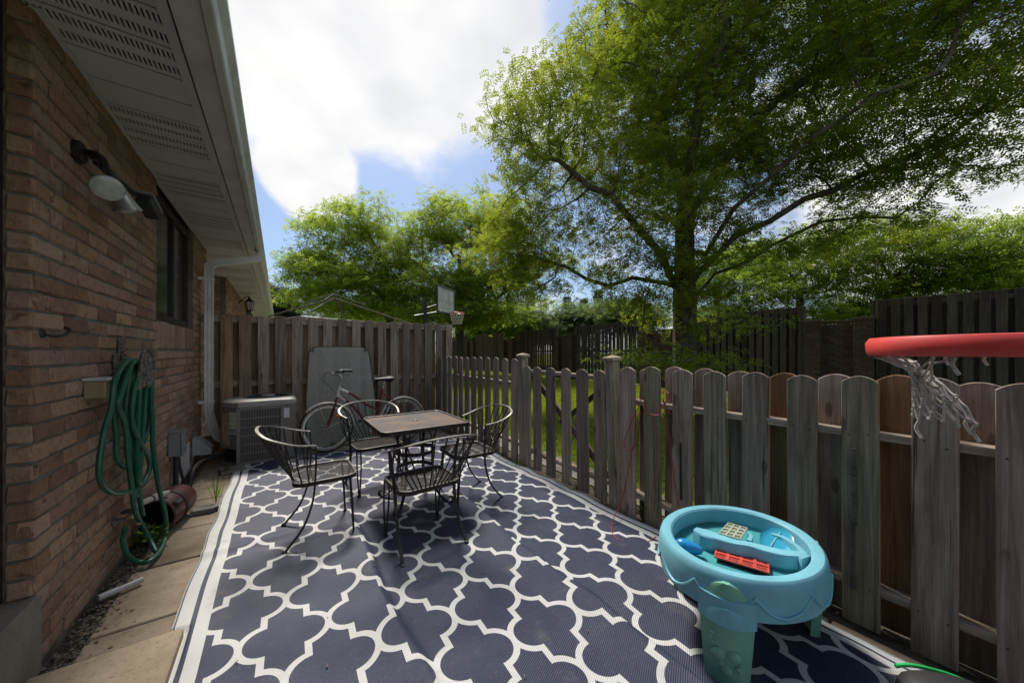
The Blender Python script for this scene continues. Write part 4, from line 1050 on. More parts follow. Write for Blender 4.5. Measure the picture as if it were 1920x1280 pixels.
bk = thing('bicycle', 'maroon and white cruiser bicycle with fenders parked before the tall fence', 'bicycle', (.535,5.22,.0), R(1.2)); bk.rotation_euler = (R(-4), 0, R(1.2))
def circ(c, r, n=40, a0=0, a1=360): return [Vector((c[0]+r*math.cos(R(a0+(a1-a0)*k/n)), c[1], c[2]+r*math.sin(R(a0+(a1-a0)*k/n)))) for k in range(n+(0 if a1-a0 == 360 else 1))]
WR = .33
def wheel(cx):
    w = MB().tube(circ((cx,0,WR), WR-.022, 44), .022, 10, closed=True).build('wheel', 'tyre', bk, True)
    sw = MB()
    for s in (-1, 1): sw.tube(circ((cx,s*.0165,WR), WR-.030, 44), .0085, 6, closed=True)
    stuff(sw.build('sidewall', 'tyre_wall', w, True))
    MB().tube(circ((cx,0,WR), WR-.054, 44), 0, flat=(.024, .026, (0,1,0)), closed=True).build('rim', 'chrome', w)
    MB().tube([(cx,-.045,WR), (cx,.045,WR)], .018, 10).build('hub', 'chrome', w, True)
    b = MB()
    for k in range(32):
        a = 2*math.pi*k/32; s = .022 if k % 2 else -.022; a2 = a+(.9 if k % 4 < 2 else -.9)
        b.tube([(cx+.018*math.cos(a2), s, WR+.018*math.sin(a2)), (cx+(WR-.058)*math.cos(a), 0, WR+(WR-.058)*math.sin(a))], .0011, 4, cap=False)
    b.build('spokes', 'chrome', w); return w
w1 = wheel(0.); w2 = wheel(1.03)
MB().cbox((.145,-.012,.475), (.07,.012,.036), .006, Matrix.Rotation(R(50), 3, 'Y')).build('reflector', 'reflector', w1)
def fender(cx, a0, a1, name='fender'):
    b = MB(); pts = circ((cx,0,WR), WR+.014, 26, a0, a1); vs = []; m = 5
    for p in pts:
        d = (p-Vector((cx,0,WR))).normalized()
        for k in range(m): u = (k-(m-1)/2)/((m-1)/2); vs.append(p+Vector((0,u*.032,0))-d*(abs(u)**2*.022))
    b.add(vs, [(i*m+k, i*m+k+1, (i+1)*m+k+1, (i+1)*m+k) for i in range(len(pts)-1) for k in range(m-1)])
    o = b.build(name, 'fender_cream', bk, True); md = o.modifiers.new('thickness', 'SOLIDIFY'); md.thickness = .002; return o
fender(0., 138, -2); fender(1.03, 182, 8)
def tubes(name, mat, lst): 
    b = MB()
    for p, r in lst: b.tube(p, r, 10)
    return b.build(name, mat, bk, True)
H0, H1 = Vector((.155,0,.865)), Vector((.128,0,.745)); BBk = Vector((.60,0,.275)); ST = Vector((.735,0,.80)); SB = BBk
tubes('frame', 'bike_red', [(spline([H0+Vector((.012,0,-.03)), (.33,0,.745), (.50,0,.60), (.655,0,.515)], 6), .017), (spline([H1+Vector((.012,0,.01)), (.30,0,.62), (.45,0,.42), BBk], 6), .018), ([SB, ST], .016)]
      + [([BBk+Vector((0,s*.03,0)), (1.03,s*.06,WR)], .009) for s in (-1, 1)] + [(spline([ST+Vector((0,s*.015,-.06)), (.90,s*.05,.60), (1.03,s*.06,WR)], 4), .008) for s in (-1, 1)] + [([BBk-Vector((0,.05,0)), BBk+Vector((0,.05,0))], .022)])
tubes('head_lug', 'bike_white', [([H1+Vector((-.004,0,-.02)), H0+Vector((.004,0,.02))], .021), (spline([H0+Vector((.01,0,-.03)), (.235,0,.80), (.27,0,.78)], 4), .0185), (spline([H1+Vector((.012,0,.01)), (.20,0,.70), (.235,0,.675)], 4), .0195)])
tubes('fork', 'bike_red', [(spline([H1+Vector((0,s*.02,-.02)), (.105,s*.05,.66), (.06,s*.052,.50), (0,s*.05,WR)], 5), .0105) for s in (-1, 1)])
tubes('stem', 'chrome', [(spline([H0+Vector((0,0,.02)), (.185,0,.97), (.188,0,1.01), (.15,0,1.035)], 4), .013)])
tubes('handlebar', 'chrome', [(spline([(.215,-.30,1.085),(.12,-.27,1.09),(.08,-.20,1.075),(.11,-.10,1.045),(.15,0,1.035),(.11,.10,1.045),(.08,.20,1.075),(.12,.27,1.09),(.215,.30,1.085)], 6), .011)])
for s in (-1, 1):
    tubes('grip', 'black_rubber', [([(.15,s*.282,1.089), (.27,s*.315,1.08)], .017)])
    tubes('brake_lever', 'black_metal', [(spline([(.10,s*.25,1.075),(.14,s*.27,1.055),(.21,s*.29,1.03),(.235,s*.30,1.005)], 4), .006)])
    tubes('brake_cable', 'black_rubber', [(spline([(.10,s*.24,1.07),(-.02,s*.20,1.07),(-.05,s*.10,.98),(.04,0,.88),(.10,.0,.78)], 6), .0035)])
tubes('seat_post', 'chrome', [([ST, ST+Vector((.035,0,.135))], .011)])
sd = MB(); prof = [(-.15,.022,.012),(-.08,.035,.018),(0,.055,.024),(.06,.085,.034),(.10,.09,.034),(.125,.07,.024)]; vs = []; m = 10
for x, wd, hh in prof:
    for k in range(m): a = 2*math.pi*k/m; vs.append((.775+x, wd*math.cos(a), .955+hh*math.sin(a)*(1. if math.sin(a) > 0 else 1.5)))
sd.add(vs, [(i*m+k, i*m+(k+1) % m, (i+1)*m+(k+1) % m, (i+1)*m+k) for i in range(len(prof)-1) for k in range(m)]+[tuple(range(m))[::-1], tuple((len(prof)-1)*m+k for k in range(m))]); sd.build('saddle', 'saddle', bk, True)
tubes('crank', 'chrome', [([BBk+Vector((0,-.06,0)), BBk+Vector((.14,-.065,-.08))], .009), ([BBk+Vector((0,.06,0)), BBk+Vector((-.14,.065,.08))], .009)])
for s, p in ((-1, BBk+Vector((.14,-.10,-.08))), (1, BBk+Vector((-.14,.10,.08)))): MB().cbox(p, (.09,.07,.022), .004).build('pedal', 'black_rubber', bk)
MB().lathe([(.085,-.004),(.09,0),(.085,.004),(.07,.003),(.07,-.003),(.085,-.004)], 32, BBk+Vector((0,-.045,0)), Matrix.Rotation(R(90), 3, 'X')).build('chainring', 'chrome', bk, True)
MB().prism([(.0,-.11),(.45,-.06),(.45,.05),(.0,.11)], -.004, .004, Matrix.Rotation(R(90), 3, 'X'), BBk+Vector((-.02,-.055,.01))).build('chain_guard', 'bike_red', bk)
tubes('fender_stay', 'chrome', [([(0,s*.05,WR), (.335*math.cos(R(a)), s*.03, WR+.335*math.sin(R(a)))], .0035) for s in (-1, 1) for a in (108, 20)] + [([(1.03,s*.06,WR), (1.03+.335*math.cos(R(a)), s*.03, WR+.335*math.sin(R(a)))], .0035) for s in (-1, 1) for a in (84, 32)])
tubes('kickstand', 'chrome', [([BBk+Vector((.06,-.03,-.02)), (.72,-.20,.022)], .008)])

# ------------------------------------------------------------------ water play table
wt = thing('water_table', 'pale blue oval water play table on green legs', 'water table', (1.86,.764,0))
A, B, TZ = .391, .327, .45; NE = 64
def oval(k, z, dx=0.): return [((A+dx)*k*math.cos(2*math.pi*i/NE), (B+dx)*k*math.sin(2*math.pi*i/NE), z) for i in range(NE)]
def skin(rings):
    b = MB(); vs = [p for r in rings for p in r]; n = NE
    b.add(vs, [(j*n+i, j*n+(i+1) % n, (j+1)*n+(i+1) % n, (j+1)*n+i) for j in range(len(rings)-1) for i in range(n)]); return b
skin([oval(1,.275,-.025), oval(1,.29,.0), oval(1,.36,.010), oval(1,.42,.004), oval(1,.440,-.002), oval(1,.449,-.012), oval(1,.450,-.030), oval(1,.448,-.048), oval(1,.440,-.056), oval(1,.375,-.062)]).build('tub', 'tub_blue', wt, True)
b = skin([oval(1,.376,-.060), oval(1,.362,-.070), oval(.55,.360,-.07)]); b.add(oval(.55,.360,-.07), [tuple(range(NE))]); b.build('basin_floor', 'tub_floor', wt, True)
b = MB(); b.add(oval(1,.276,-.03), [tuple(range(NE))[::-1]]); b.build('underside', 'leg_deep', wt)
# raised wavy line round the outside
wave = []
for i in range(160):
    a = 2*math.pi*i/160; t = (i*10/160) % 1.; z = .350+.036*(abs(2*((t+.12*math.sin(2*math.pi*t)) % 1.)-1)*2-1)
    wave.append(((A+.008)*math.cos(a), (B+.008)*math.sin(a), z))
MB().tube(wave, .0065, 6, closed=True).build('wave_line', 'tub_blue', wt, True)
# inner shelf: an island wall winding through the basin
def ribbon(pts, w, z0, z1, mat, name, sm=True):
    P = spline([(*p, 0) for p in pts], 8); b = MB(); vs = []; W_ = spline([(q, 0, 0) for q in w], 8)
    for i, p in enumerate(P):
        t = (P[min(i+1, len(P)-1)]-P[max(i-1, 0)]).normalized(); nrm = Vector((-t.y, t.x, 0)); h = W_[i].x/2
        for s, z in ((-1.06,z0), (-1,z1-.006), (-.86,z1), (.86,z1), (1,z1-.006), (1.06,z0)): vs.append((p.x+nrm.x*h*s, p.y+nrm.y*h*s, z))
    n = 6; b.add(vs, [(i*n+k, i*n+k+1, (i+1)*n+k+1, (i+1)*n+k) for i in range(len(P)-1) for k in range(n-1)]+[tuple(range(n)), tuple((len(P)-1)*n+k for k in range(n))[::-1]])
    return b.build(name, mat, wt, sm)
def L_(px, py, z): 
    v = PZ(px, py, 640*(CAMH-z)/(py-660)); return (v.x-1.86, v.y-.764)
zt = .432
ribbon([L_(1303,990,zt), L_(1322,997,zt), L_(1345,1004,zt), L_(1375,1014,zt), L_(1405,1019,zt), L_(1435,1027,zt), L_(1465,1034,zt), L_(1495,1037,zt), L_(1512,1044,zt)], [.045,.080,.070,.052,.050,.060,.060,.055,.07], .362, zt, 'tub_blue', 'island_wall')
ribbon([L_(1404,1012,zt), L_(1408,1004,zt), L_(1404,997,zt)], [.022,.018,.014], .362, zt, 'tub_blue', 'island_spur')
ribbon([L_(1445,998,zt), L_(1470,1006,zt), L_(1495,1022,zt), L_(1508,1036,zt)], [.022,.026,.022,.03], .362, zt-.002, 'tub_blue', 'island_rim')
c = L_(1455,1016,.405); Mw = Matrix.Rotation(R(18), 3, 'X') @ Matrix.Rotation(R(-14), 3, 'Y')
MB().lathe([(0,.010),(.05,.008),(.082,.012),(.088,.016),(.088,.004),(.05,-.004),(0,-.004)], 28, (c[0], c[1], .405), Mw, 1.15, .72).build('spinner_dish', 'wheel_blue', wt, True)
MB().tube([Vector((c[0], c[1], .41))+Mw @ Vector((-.06,0,.004)), Vector((c[0], c[1], .41))+Mw @ Vector((.07,.01,.004))], .004, 6).build('spinner_axle', 'tub_blue', wt, True)
# water in the basin
wb = MB(); wb.add(oval(1,.374,-.0615), [tuple(range(NE))]); wb.build('water', 'water', wt)
# legs
def leg(ang, label=None):
    a = R(ang); d = Vector((A*math.cos(a), B*math.sin(a), 0)); nrm = Vector((math.cos(a)/A, math.sin(a)/B, 0)).normalized(); sd_ = Vector((-nrm.y, nrm.x, 0))
    M = Matrix((sd_, nrm, Vector((0,0,1)))).transposed()
    def curved(w0, w1, z0, z1, r0, r1, off0, off1, name, mat, par, crown=0.):
        b = MB(); n = 9; vs = []
        for zi in range(7):
            t = zi/6; z = z0+(z1-z0)*t; w = w0+(w1-w0)*t
            if crown: w = w*math.sqrt(max(.02, 1-(max(0, (t-crown)/(1-crown)))**2))
            for k in range(n):
                u = (k/(n-1)*2-1); p = M @ Vector((u*w/2, off0+(off1-off0)*t-.035*u*u*(w/.2), z)); vs.append(d+p)
        for zi in range(7):
            t = zi/6; z = z0+(z1-z0)*t; w = w0+(w1-w0)*t
            if crown: w = w*math.sqrt(max(.02, 1-(max(0, (t-crown)/(1-crown)))**2))
            for k in range(n):
                u = (k/(n-1)*2-1); p = M @ Vector((u*w/2*.96, off0+(off1-off0)*t-.035*u*u*(w/.2)-(.018+r0), z)); vs.append(d+p)
        o = 7*n; fs = []
        for zi in range(6):
            for k in range(n-1):
                q = zi*n+k; fs.append((q, q+1, q+n+1, q+n)); fs.append((o+q, o+q+n, o+q+n+1, o+q+1))
            fs.append((zi*n, zi*n+n, o+zi*n+n, o+zi*n)); q = zi*n+n-1; fs.append((q, o+q, o+q+n, q+n))
        fs.append(tuple(range(n))+tuple(o+k for k in range(n-1, -1, -1))); q = 6*n; fs.append(tuple(q+k for k in range(n-1, -1, -1))+tuple(o+q+k for k in range(n)))
        return b.add(vs, fs).build(name, mat, par, True)
    lg = curved(.155, .195, 0.008, .30, .02, .02, .012, .030, 'leg', 'leg_green', wt)
    curved(.202, .205, .265, .365, .0, .0, .034, .030, 'leg_socket', 'tub_blue', lg)
    curved(.145, .140, .345, .425, .0, .0, .026, .022, 'leg_crown', 'leg_green', lg, .1)
    curved(.150, .155, .262, .335, .0, .0, .040, .040, 'leg_bulge', 'tub_blue', lg, .25)
    for (u, v, r) in ((-.05,.215,.009),(-.055,.195,.007),(-.05,.178,.005),(-.03,.135,.026),(.025,.145,.024),(.0,.075,.022),(.04,.10,.010),(.05,.12,.008),(.045,.085,.006),(-.02,.10,.012)):
        p = d+M @ Vector((u, .012+.018*(v/.3)-.035*u*u/.19+.0005, v)); MB().lathe([(r,0),(r*.8,r*.22),(r*.4,r*.34),(0,r*.38)], 10, p, M @ Matrix.Rotation(R(-90), 3, 'X')).build('bubble', 'leg_green', lg, True)
for a in (200, 320, 80): leg(a)
# toys in the basin
def mould(name, label, quad, z, mat, smat, rows, cols, bump_):
    c = [Vector((*L_(px, py, z), z))+Vector((1.86,.764,0)) for px, py in quad]; o = (c[0]+c[2])/2
    t = thing(name, label, 'mould tray', o); c = [p-o for p in c]
    def P(u, v, h): return (c[0]*(1-u)*(1-v)+c[1]*u*(1-v)+c[2]*u*v+c[3]*(1-u)*v)+Vector((0,0,h))
    b = MB(); vs = []; m = 13 if True else 0
    def slab(u0, u1, v0, v1, h0, h1): b.add([P(u0,v0,h0),P(u1,v0,h0),P(u1,v1,h0),P(u0,v1,h0),P(u0,v0,h1),P(u1,v0,h1),P(u1,v1,h1),P(u0,v1,h1)], [(0,3,2,1),(4,5,6,7),(0,1,5,4),(1,2,6,5),(2,3,7,6),(3,0,4,7)])
    g = .15
    for r in range(rows+1): v = r/rows; slab(0, 1, max(0, v-g/rows), min(1, v+g/rows), 0, .007)
    for q in range(cols+1):
        u = q/cols
        for r in range(rows): slab(max(0, u-g/cols*.8), min(1, u+g/cols*.8), (r+g)/rows, (r+1-g)/rows, 0, .0068)
    b.build('tray', mat, t)
    b2 = MB()
    for r in range(rows):
        for q in range(cols): b2.add([P((q+.1)/cols, (r+.1)/rows, .002), P((q+.9)/cols, (r+.1)/rows, .002), P((q+.9)/cols, (r+.9)/rows, .002), P((q+.1)/cols, (r+.9)/rows, .002)], [(0,1,2,3)])
    b2.build('cups', mat, t)
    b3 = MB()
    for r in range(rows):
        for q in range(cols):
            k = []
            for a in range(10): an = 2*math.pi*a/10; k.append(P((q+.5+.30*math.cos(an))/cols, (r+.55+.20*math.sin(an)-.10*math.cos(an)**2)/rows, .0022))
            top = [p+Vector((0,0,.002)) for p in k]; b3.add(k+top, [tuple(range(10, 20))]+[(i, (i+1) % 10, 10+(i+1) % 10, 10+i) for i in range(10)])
    stuff(b3.build('shade_figures', smat, t)); return t
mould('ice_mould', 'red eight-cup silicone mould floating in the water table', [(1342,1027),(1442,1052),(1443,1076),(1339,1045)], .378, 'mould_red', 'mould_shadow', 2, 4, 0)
mould('ice_mould', 'pale grey-green silicone mould resting on the water table island', [(1365,981),(1402,991),(1388,1013),(1347,1001)], .430, 'mould_grey', 'mould_gshadow', 4, 3, 0)
bp = Vector((*L_(1294,1025,.40), .398))+Vector((1.86,.764,0))
tb2 = thing('toy_scoop', 'shiny blue egg-shaped toy scoop in the water table', 'toy', bp)
Mb = Vector((.55,-.8,-.12)).normalized().to_track_quat('Z', 'Y').to_matrix()
MB().lathe([(0,-.066),(.016,-.064),(.028,-.05),(.033,-.03),(.032,-.005),(.024,.03),(.016,.05),(0,.058)], 20, (0,0,0), Mb).build('bowl', 'ball_blue', tb2, True)

# ------------------------------------------------------------------ red hoop by the camera
hc = PZ(1858,650,1.0); HC = Vector((hc.x, hc.y, 1.368))
hb_ = thing('toy_basketball_hoop', 'red plastic toy basketball hoop with torn white net', 'basketball hoop', (HC.x, HC.y, 0))
RR = .235; rim = [(RR*math.cos(a), RR*math.sin(a)) for a in [2*math.pi*k/64 for k in range(64)]]
prof = [(-.016,-.030),(.012,-.030),(.020,-.020),(.022,.012),(.012,.028),(-.010,.030),(-.018,.016),(-.018,-.02)]; b = MB(); vs = []
for k in range(64):
    a = 2*math.pi*k/64
    for r, z in prof: vs.append(((RR+r)*math.cos(a), (RR+r)*math.sin(a), HC.z+z))
n = len(prof); b.add(vs, [(i*n+k, i*n+(k+1) % n, ((i+1) % 64)*n+(k+1) % n, ((i+1) % 64)*n+k) for i in range(64) for k in range(n)])
rimo = b.build('rim', 'hoop_red', hb_, True)
dirb = Vector((.323,-.946,0)).normalized(); sideb = Vector((-dirb.y, dirb.x, 0))
Mh2 = Matrix((sideb, dirb, Vector((0,0,1)))).transposed()
MB().cbox(dirb*.30+Vector((0,0,HC.z)), (.16,.16,.05), .01, Mh2).build('bracket', 'hoop_red', hb_)
MB().cbox(dirb*.40+Vector((0,0,HC.z+.20)), (.46,.03,.42), .015, Mh2).build('backboard', 'bike_white', hb_)
MB().tube([dirb*.50+Vector((0,0,.03)), dirb*.50+Vector((0,0,HC.z+.30))], .04, 14).build('pole', 'base_grey', hb_, True)
MB().cbox(dirb*.50+Vector((0,0,.10)), (.46,.30,.16), .05, Mh2).build('base', 'base_grey', hb_)
# torn net: cords gather from the rim into a narrow knotted sleeve
b = MB(); rnd = random.Random(3); nst = 14; rows = 6; fw = Vector((_s, _c, 0)); rt = Vector((_c, -_s, 0))
def npt(i, j):
    t = j/rows; k = t**.45; h = .5*(j % 2)
    ph = R(-112+128*(i+h)/nst); top = (fw*math.cos(ph)+rt*math.sin(ph))*RR
    a2 = 2*math.pi*(i+h)/nst; bot = rt*(-.140)+(fw*math.cos(a2)-rt*math.sin(a2))*.058
    p = top.lerp(bot, k); p.z = HC.z-.030-.185*t+.009*math.sin(i*2.3+j*1.7); return p
for j in range(rows):
    for i in range(nst):
        for dd in (0, 1):
            i2 = i+(dd if j % 2 else -dd)
            if (j < 4 and not 0 <= i2 < nst) or rnd.random() < .07: continue
            p, q = npt(i, j), npt(i2, j+1); m_ = p.lerp(q, .5)+Vector((0,0,-.003)); b.tube(spline([p, m_, q], 3), .0029, 6)
        if rnd.random() < .85: b.lathe([(0,-.007),(.0046,-.004),(.0058,0),(.0046,.004),(0,.007)], 6, npt(i, j+1))
for i, j in ((0,0),(8,6),(3,6),(10,6)):
    p = npt(i, j); b.tube(spline([p, p+Vector((.008,.006,-.022)), p+Vector((.002,-.006,-.048))], 3), .0042, 6)
for ph in (32, 52):
    p = (fw*math.cos(R(ph))+rt*math.sin(R(ph)))*RR; p.z = HC.z-.028; b.tube(spline([p, p+Vector((.004,.004,-.016)), p+Vector((-.003,-.004,-.034))], 3), .0045, 6)
stuff(b.build('net', 'net', hb_, True))

# black bag with lime piping at the frame's corner
bg = thing('black_bag', 'black bag with bright green piping in the bottom right corner', 'bag', (2.09,.115,.010), R(-48)); bg.scale = (.66,.85,.95)
b = MB(); vs = []; m = 14; prof = [(0.,.0),(.95,.0),(1.04,.25),(1.0,.62),(.82,.92),(.45,1.04),(.001,1.06)]
for r, z in prof:
    for k in range(m): a = 2*math.pi*k/m; ca, sa = math.cos(a), math.sin(a); vs.append((.24*r*math.copysign(abs(ca)**.75, ca), .12*r*math.copysign(abs(sa)**.75, sa), .085*z))
b.add(vs, [(i*m+k, i*m+(k+1) % m, (i+1)*m+(k+1) % m, (i+1)*m+k) for i in range(len(prof)-1) for k in range(m)]); b.build('body', 'bag_black', bg, True)
MB().tube(spline([(-.19,.108,.066),(-.12,.122,.070),(-.02,.130,.066),(.10,.122,.058),(.20,.09,.048)], 6), .008, 8).build('piping', 'lime', bg, True)

# ------------------------------------------------------------------ string and sticks on the near fence
FX = 2.345
rs = thing('red_string', 'tangled red string tied round a picket and trailing onto the rug', 'string', (FX,1.58,.9))
def fpt(px, py, X=FX): return PX(px, py, X)-Vector((FX,1.58,.9))
b = MB()
for pts in ([(1195,768),(1206,745),(1215,772),(1230,778),(1246,772),(1243,748),(1252,770),(1256,775)], [(1206,760),(1212,775),(1228,776),(1240,765),(1252,748),(1254,738),(1247,733),(1238,738)],
            [(1226,782),(1232,830),(1230,900),(1226,960)], [(1244,775),(1256,830),(1262,880),(1272,950)], [(1196,765),(1180,800),(1170,830),(1178,845),(1192,835),(1198,800),(1200,770)],
            [(1192,770),(1190,820),(1180,870),(1168,930),(1160,950)]):
    b.tube(spline([fpt(x, y, FX-.02*(i % 2)) for i, (x, y) in enumerate(pts)], 5), .0035, 5)
def gpt(px, py, z=.02): v = PZ(px, py, 640*(CAMH-z)/(py-660)); return v-Vector((FX,1.58,.9))
b.tube(spline([fpt(1160,950,FX-.05), gpt(1152,968,.06), gpt(1147,985), gpt(1150,1002), gpt(1163,1012), gpt(1185,1018), gpt(1210,1017), gpt(1230,1006,.03)], 6), .0035, 5)
b.build('cord', 'string_red', rs, True)
st = thing('thin_stick', 'thin grey stick fixed upright to a wide fence picket', 'stick', (2.37,.447,.17))
MB().tube(spline([(0,.0,0),(-.004,.004,.25),(-.003,-.003,.45),(-.006,.002,.70)], 5), [.009]*6+[.011]*10, 7).build('stem', 'stick', st, True)
for z in (.33, .57): MB().lathe([(.012,-.004),(.014,0),(.012,.004)], 8, (-.004,0,z)).build('tie', 'black_rubber', st)
st2 = thing('thin_stick', 'thin dark rod fixed upright to a picket beside the red string', 'stick', (2.37,1.335,.30))
MB().tube([(0,0,0), (-.003,.002,.40)], .008, 7).build('stem', 'black_metal', st2, True)

# ------------------------------------------------------------------ neighbour's things over the tall fence
gz = thing('gazebo_frame', 'bare metal gazebo roof frame showing above the tall fence', 'gazebo', (*PZ(626,600,9.2)[:2], 0), R(22))
pk_ = 2.80; e = 1.55; ez = 2.08; apex = Vector((0,0,pk_))
for sx, sy in ((1,1),(1,-1),(-1,1),(-1,-1)):
    MB().tube([(sx*e,sy*e,0), (sx*e,sy*e,ez)], .03, 6).build('post', 'black_metal', gz)
    MB().tube([Vector((sx*e,sy*e,ez)), apex], .019, 6).build('rafter', 'stick', gz)
    MB().tube([Vector((sx*.55,sy*.55,pk_-.16)), apex+Vector((0,0,.12))], .013, 6).build('vent_bar', 'stick', gz)
for p, q in (((e,e),(e,-e)), ((e,-e),(-e,-e)), ((-e,-e),(-e,e)), ((-e,e),(e,e))): MB().tube([(*p,ez), (*q,ez)], .018, 6).build('eave_bar', 'black_metal', gz)
fh = thing('basketball_hoop', 'black basketball hoop with white backboard beyond the tall fence', 'basketball hoop', (*PZ(797,600,10.)[:2], 0))
O = PZ(797,600,10.); 
rc = PZ(857,587,10.3)-O; rc = Vector((rc.x, rc.y, 2.53)); dv = Vector((rc.x, rc.y, 0)).normalized(); sv = Vector((-dv.y, dv.x, 0)); Mf = Matrix((sv, dv, Vector((0,0,1)))).transposed()
# board faces away from the pole, seen at a slant
Mf2 = Matrix.Rotation(R(-34), 3, 'Z') @ Mf
bc = rc-dv*.33+Vector((0,0,.35)); bn = Mf2 @ Vector((0,1,0)); bs = Mf2 @ Vector((1,0,0))
MB().tube([(0,0,0), (0,0,2.85)], .055, 8).build('pole', 'board_black', fh, True)
MB().cbox(bc, (1.10,.02,.74), .004, Mf2).build('pane', 'clear_pane', fh)
b = MB()
for s in (-1, 1): b.cbox(bc+bs*(.55*s), (.05,.04,.80), .004, Mf2); b.cbox(bc+Vector((0,0,.375*s)), (1.06,.044,.05), .004, Mf2); b.cbox(bc+bs*(.20*s)-bn*.012, (.035,.04,.70), .004, Mf2)
b.cbox(bc-bn*.014+Vector((0,0,-.02)), (1.0,.03,.03), .003, Mf2); b.build('board_frame', 'board_black', fh)
for z0, z1 in ((2.62,bc.z-.05), (2.40,bc.z-.30)): MB().tube([(0,0,z0)-dv*.25 if False else Vector((0,0,z0))-dv*.3*(z0 < 2.5), Vector((bc.x, bc.y, z1))-bn*.03], .028, 6).build('support_arm', 'board_black', fh)
MB().tube([rc+Vector((.225*math.cos(a), .225*math.sin(a), 0)) for a in [2*math.pi*k/24 for k in range(24)]], .014, 6, closed=True).build('rim', 'hoop_red', fh, True)
b = MB()
for k in range(14):
    for s in (1, -1):
        pts = [];
        for j in range(5): a = 2*math.pi*(k+s*j*.5)/14; r = .22*(1-.11*j); pts.append(rc+Vector((r*math.cos(a), r*math.sin(a), -.085*j)))
        b.tube(pts, .006, 4)
stuff(b.build('net', 'bike_white', fh))
nh = thing('distant_house', 'small pale house with grey roof between eave and trees', 'house', (*PZ(545,600,48)[:2], 0), R(-20))
MB().box2((-2.5,-3,0), (2.5,3,3.6)).build('wall', 'far_wall', nh)
MB().add([(-2.8,-3.4,3.6),(2.8,-3.4,3.6),(2.8,3.4,3.6),(-2.8,3.4,3.6),(-2.8,0,5.6),(2.8,0,5.6)], [(0,1,5,4),(2,3,4,5),(0,4,3),(1,2,5),(0,3,2,1)]).build('roof', 'far_roof', nh)
wf = MB().box2((-1.6,-3.05,1.6), (-.6,-2.98,2.7)).build('window', 'window_glass', nh)
ed = thing('garden_edging', 'low white garden edging on the lawn behind the far pickets', 'edging', (*PZ(860,745,7.6)[:2], -.03), R(-35))
for k in range(9): MB().prism([(-.03,0),(.03,0),(.03,.40),(0,.47),(-.03,.40)], -.008, .008, Matrix.Rotation(R(90), 3, 'X'), (-.36+.09*k,0,0)).build('picket', 'bike_white', ed)
for z in (.12, .32): MB().cbox((0,.016,z), (.80,.014,.04), .003).build('rail', 'bike_white', ed)
# ------------------------------------------------------------------ trees and plants
def attract(blobs, n):
    """random points in a union of ellipsoids (centre, horizontal radius, vertical radius, weight)"""
    vol = np.array([b[1]**2*b[2]*b[3] for b in blobs]); cnt = np.maximum(4, (n*vol/vol.sum()).astype(int)); out = []
    for (c, rh, rv, w), k in zip(blobs, cnt):
        d = RNG.normal(size=(k, 3)); d /= np.linalg.norm(d, axis=1)[:, None]; r = RNG.uniform(0, 1, k)**(1/2.4)
        out.append(np.array(c)+d*r[:, None]*np.array([rh, rh, rv]))
    return np.concatenate(out)
def colonize(skel, attr, step, infl, kill, iters, trop=-.02):
    """space colonisation from a starting skeleton [(points)]; returns nodes, parent indices"""
    nodes = []; par = []
    for pts, at in skel:
        prev = at(nodes) if callable(at) else at
        for p in pts: nodes.append(Vector(p)); par.append(prev); prev = len(nodes)-1
    alive = [Vector(a) for a in attr]
    for it in range(iters):
        kd = kdtree.KDTree(len(nodes))
        for i, p in enumerate(nodes): kd.insert(p, i)
        kd.balance(); pull = {}; keep = []
        for a in alive:
            co, i, d = kd.find(a)
            if d < kill: continue
            keep.append(a)
            if d < infl: pull.setdefault(i, Vector()); pull[i] += (a-co).normalized()
        alive = keep
        if not pull: break
        for i, v in pull.items():
            if v.length < 1e-4: continue
            d = (v.normalized()+Vector((jit(.22), jit(.22), jit(.22)+trop))).normalized(); 
            q = nodes[i]+d*step
            if kd.find(q)[2] < step*.45: continue
            nodes.append(q); par.append(i)
    return nodes, par
def nearest(p):
    p = Vector(p)
    return lambda nodes: min(range(len(nodes)), key=lambda i: (nodes[i]-p).length_squared)
def branch_mesh(name, nodes, par, tip, expo, mat, minr=0., base_r=None, sides=7, skel_n=0):
    n = len(nodes); acc = [0.]*n; kids = [0]*n
    for i in range(n):
        if par[i] is not None and par[i] >= 0: kids[par[i]] += 1
    rad = [0.]*n
    for i in range(n-1, -1, -1):
        r = max(tip, acc[i]**(1/expo)) if kids[i] else tip
        rad[i] = r
        if par[i] is not None and par[i] >= 0: acc[par[i]] += r**expo
    if base_r: 
        k = base_r/rad[0]; rad = [r*(1+(k-1)*min(1, r/rad[0]*1.3)) for r in rad]
    b = MB()
    for i in range(n):
        p = par[i]
        if p is None or p < 0 or rad[i] < minr: continue
        s = sides if rad[i] > .03 else (5 if rad[i] > .012 else 3)
        d = (nodes[i]-nodes[p]); L = d.length
        if L < 1e-5: continue
        b.tube([nodes[p]-d*.04, nodes[i]], [min(rad[p], rad[i]*1.5), rad[i]], s, cap=False)
    return b.mesh(name, mat, True), rad
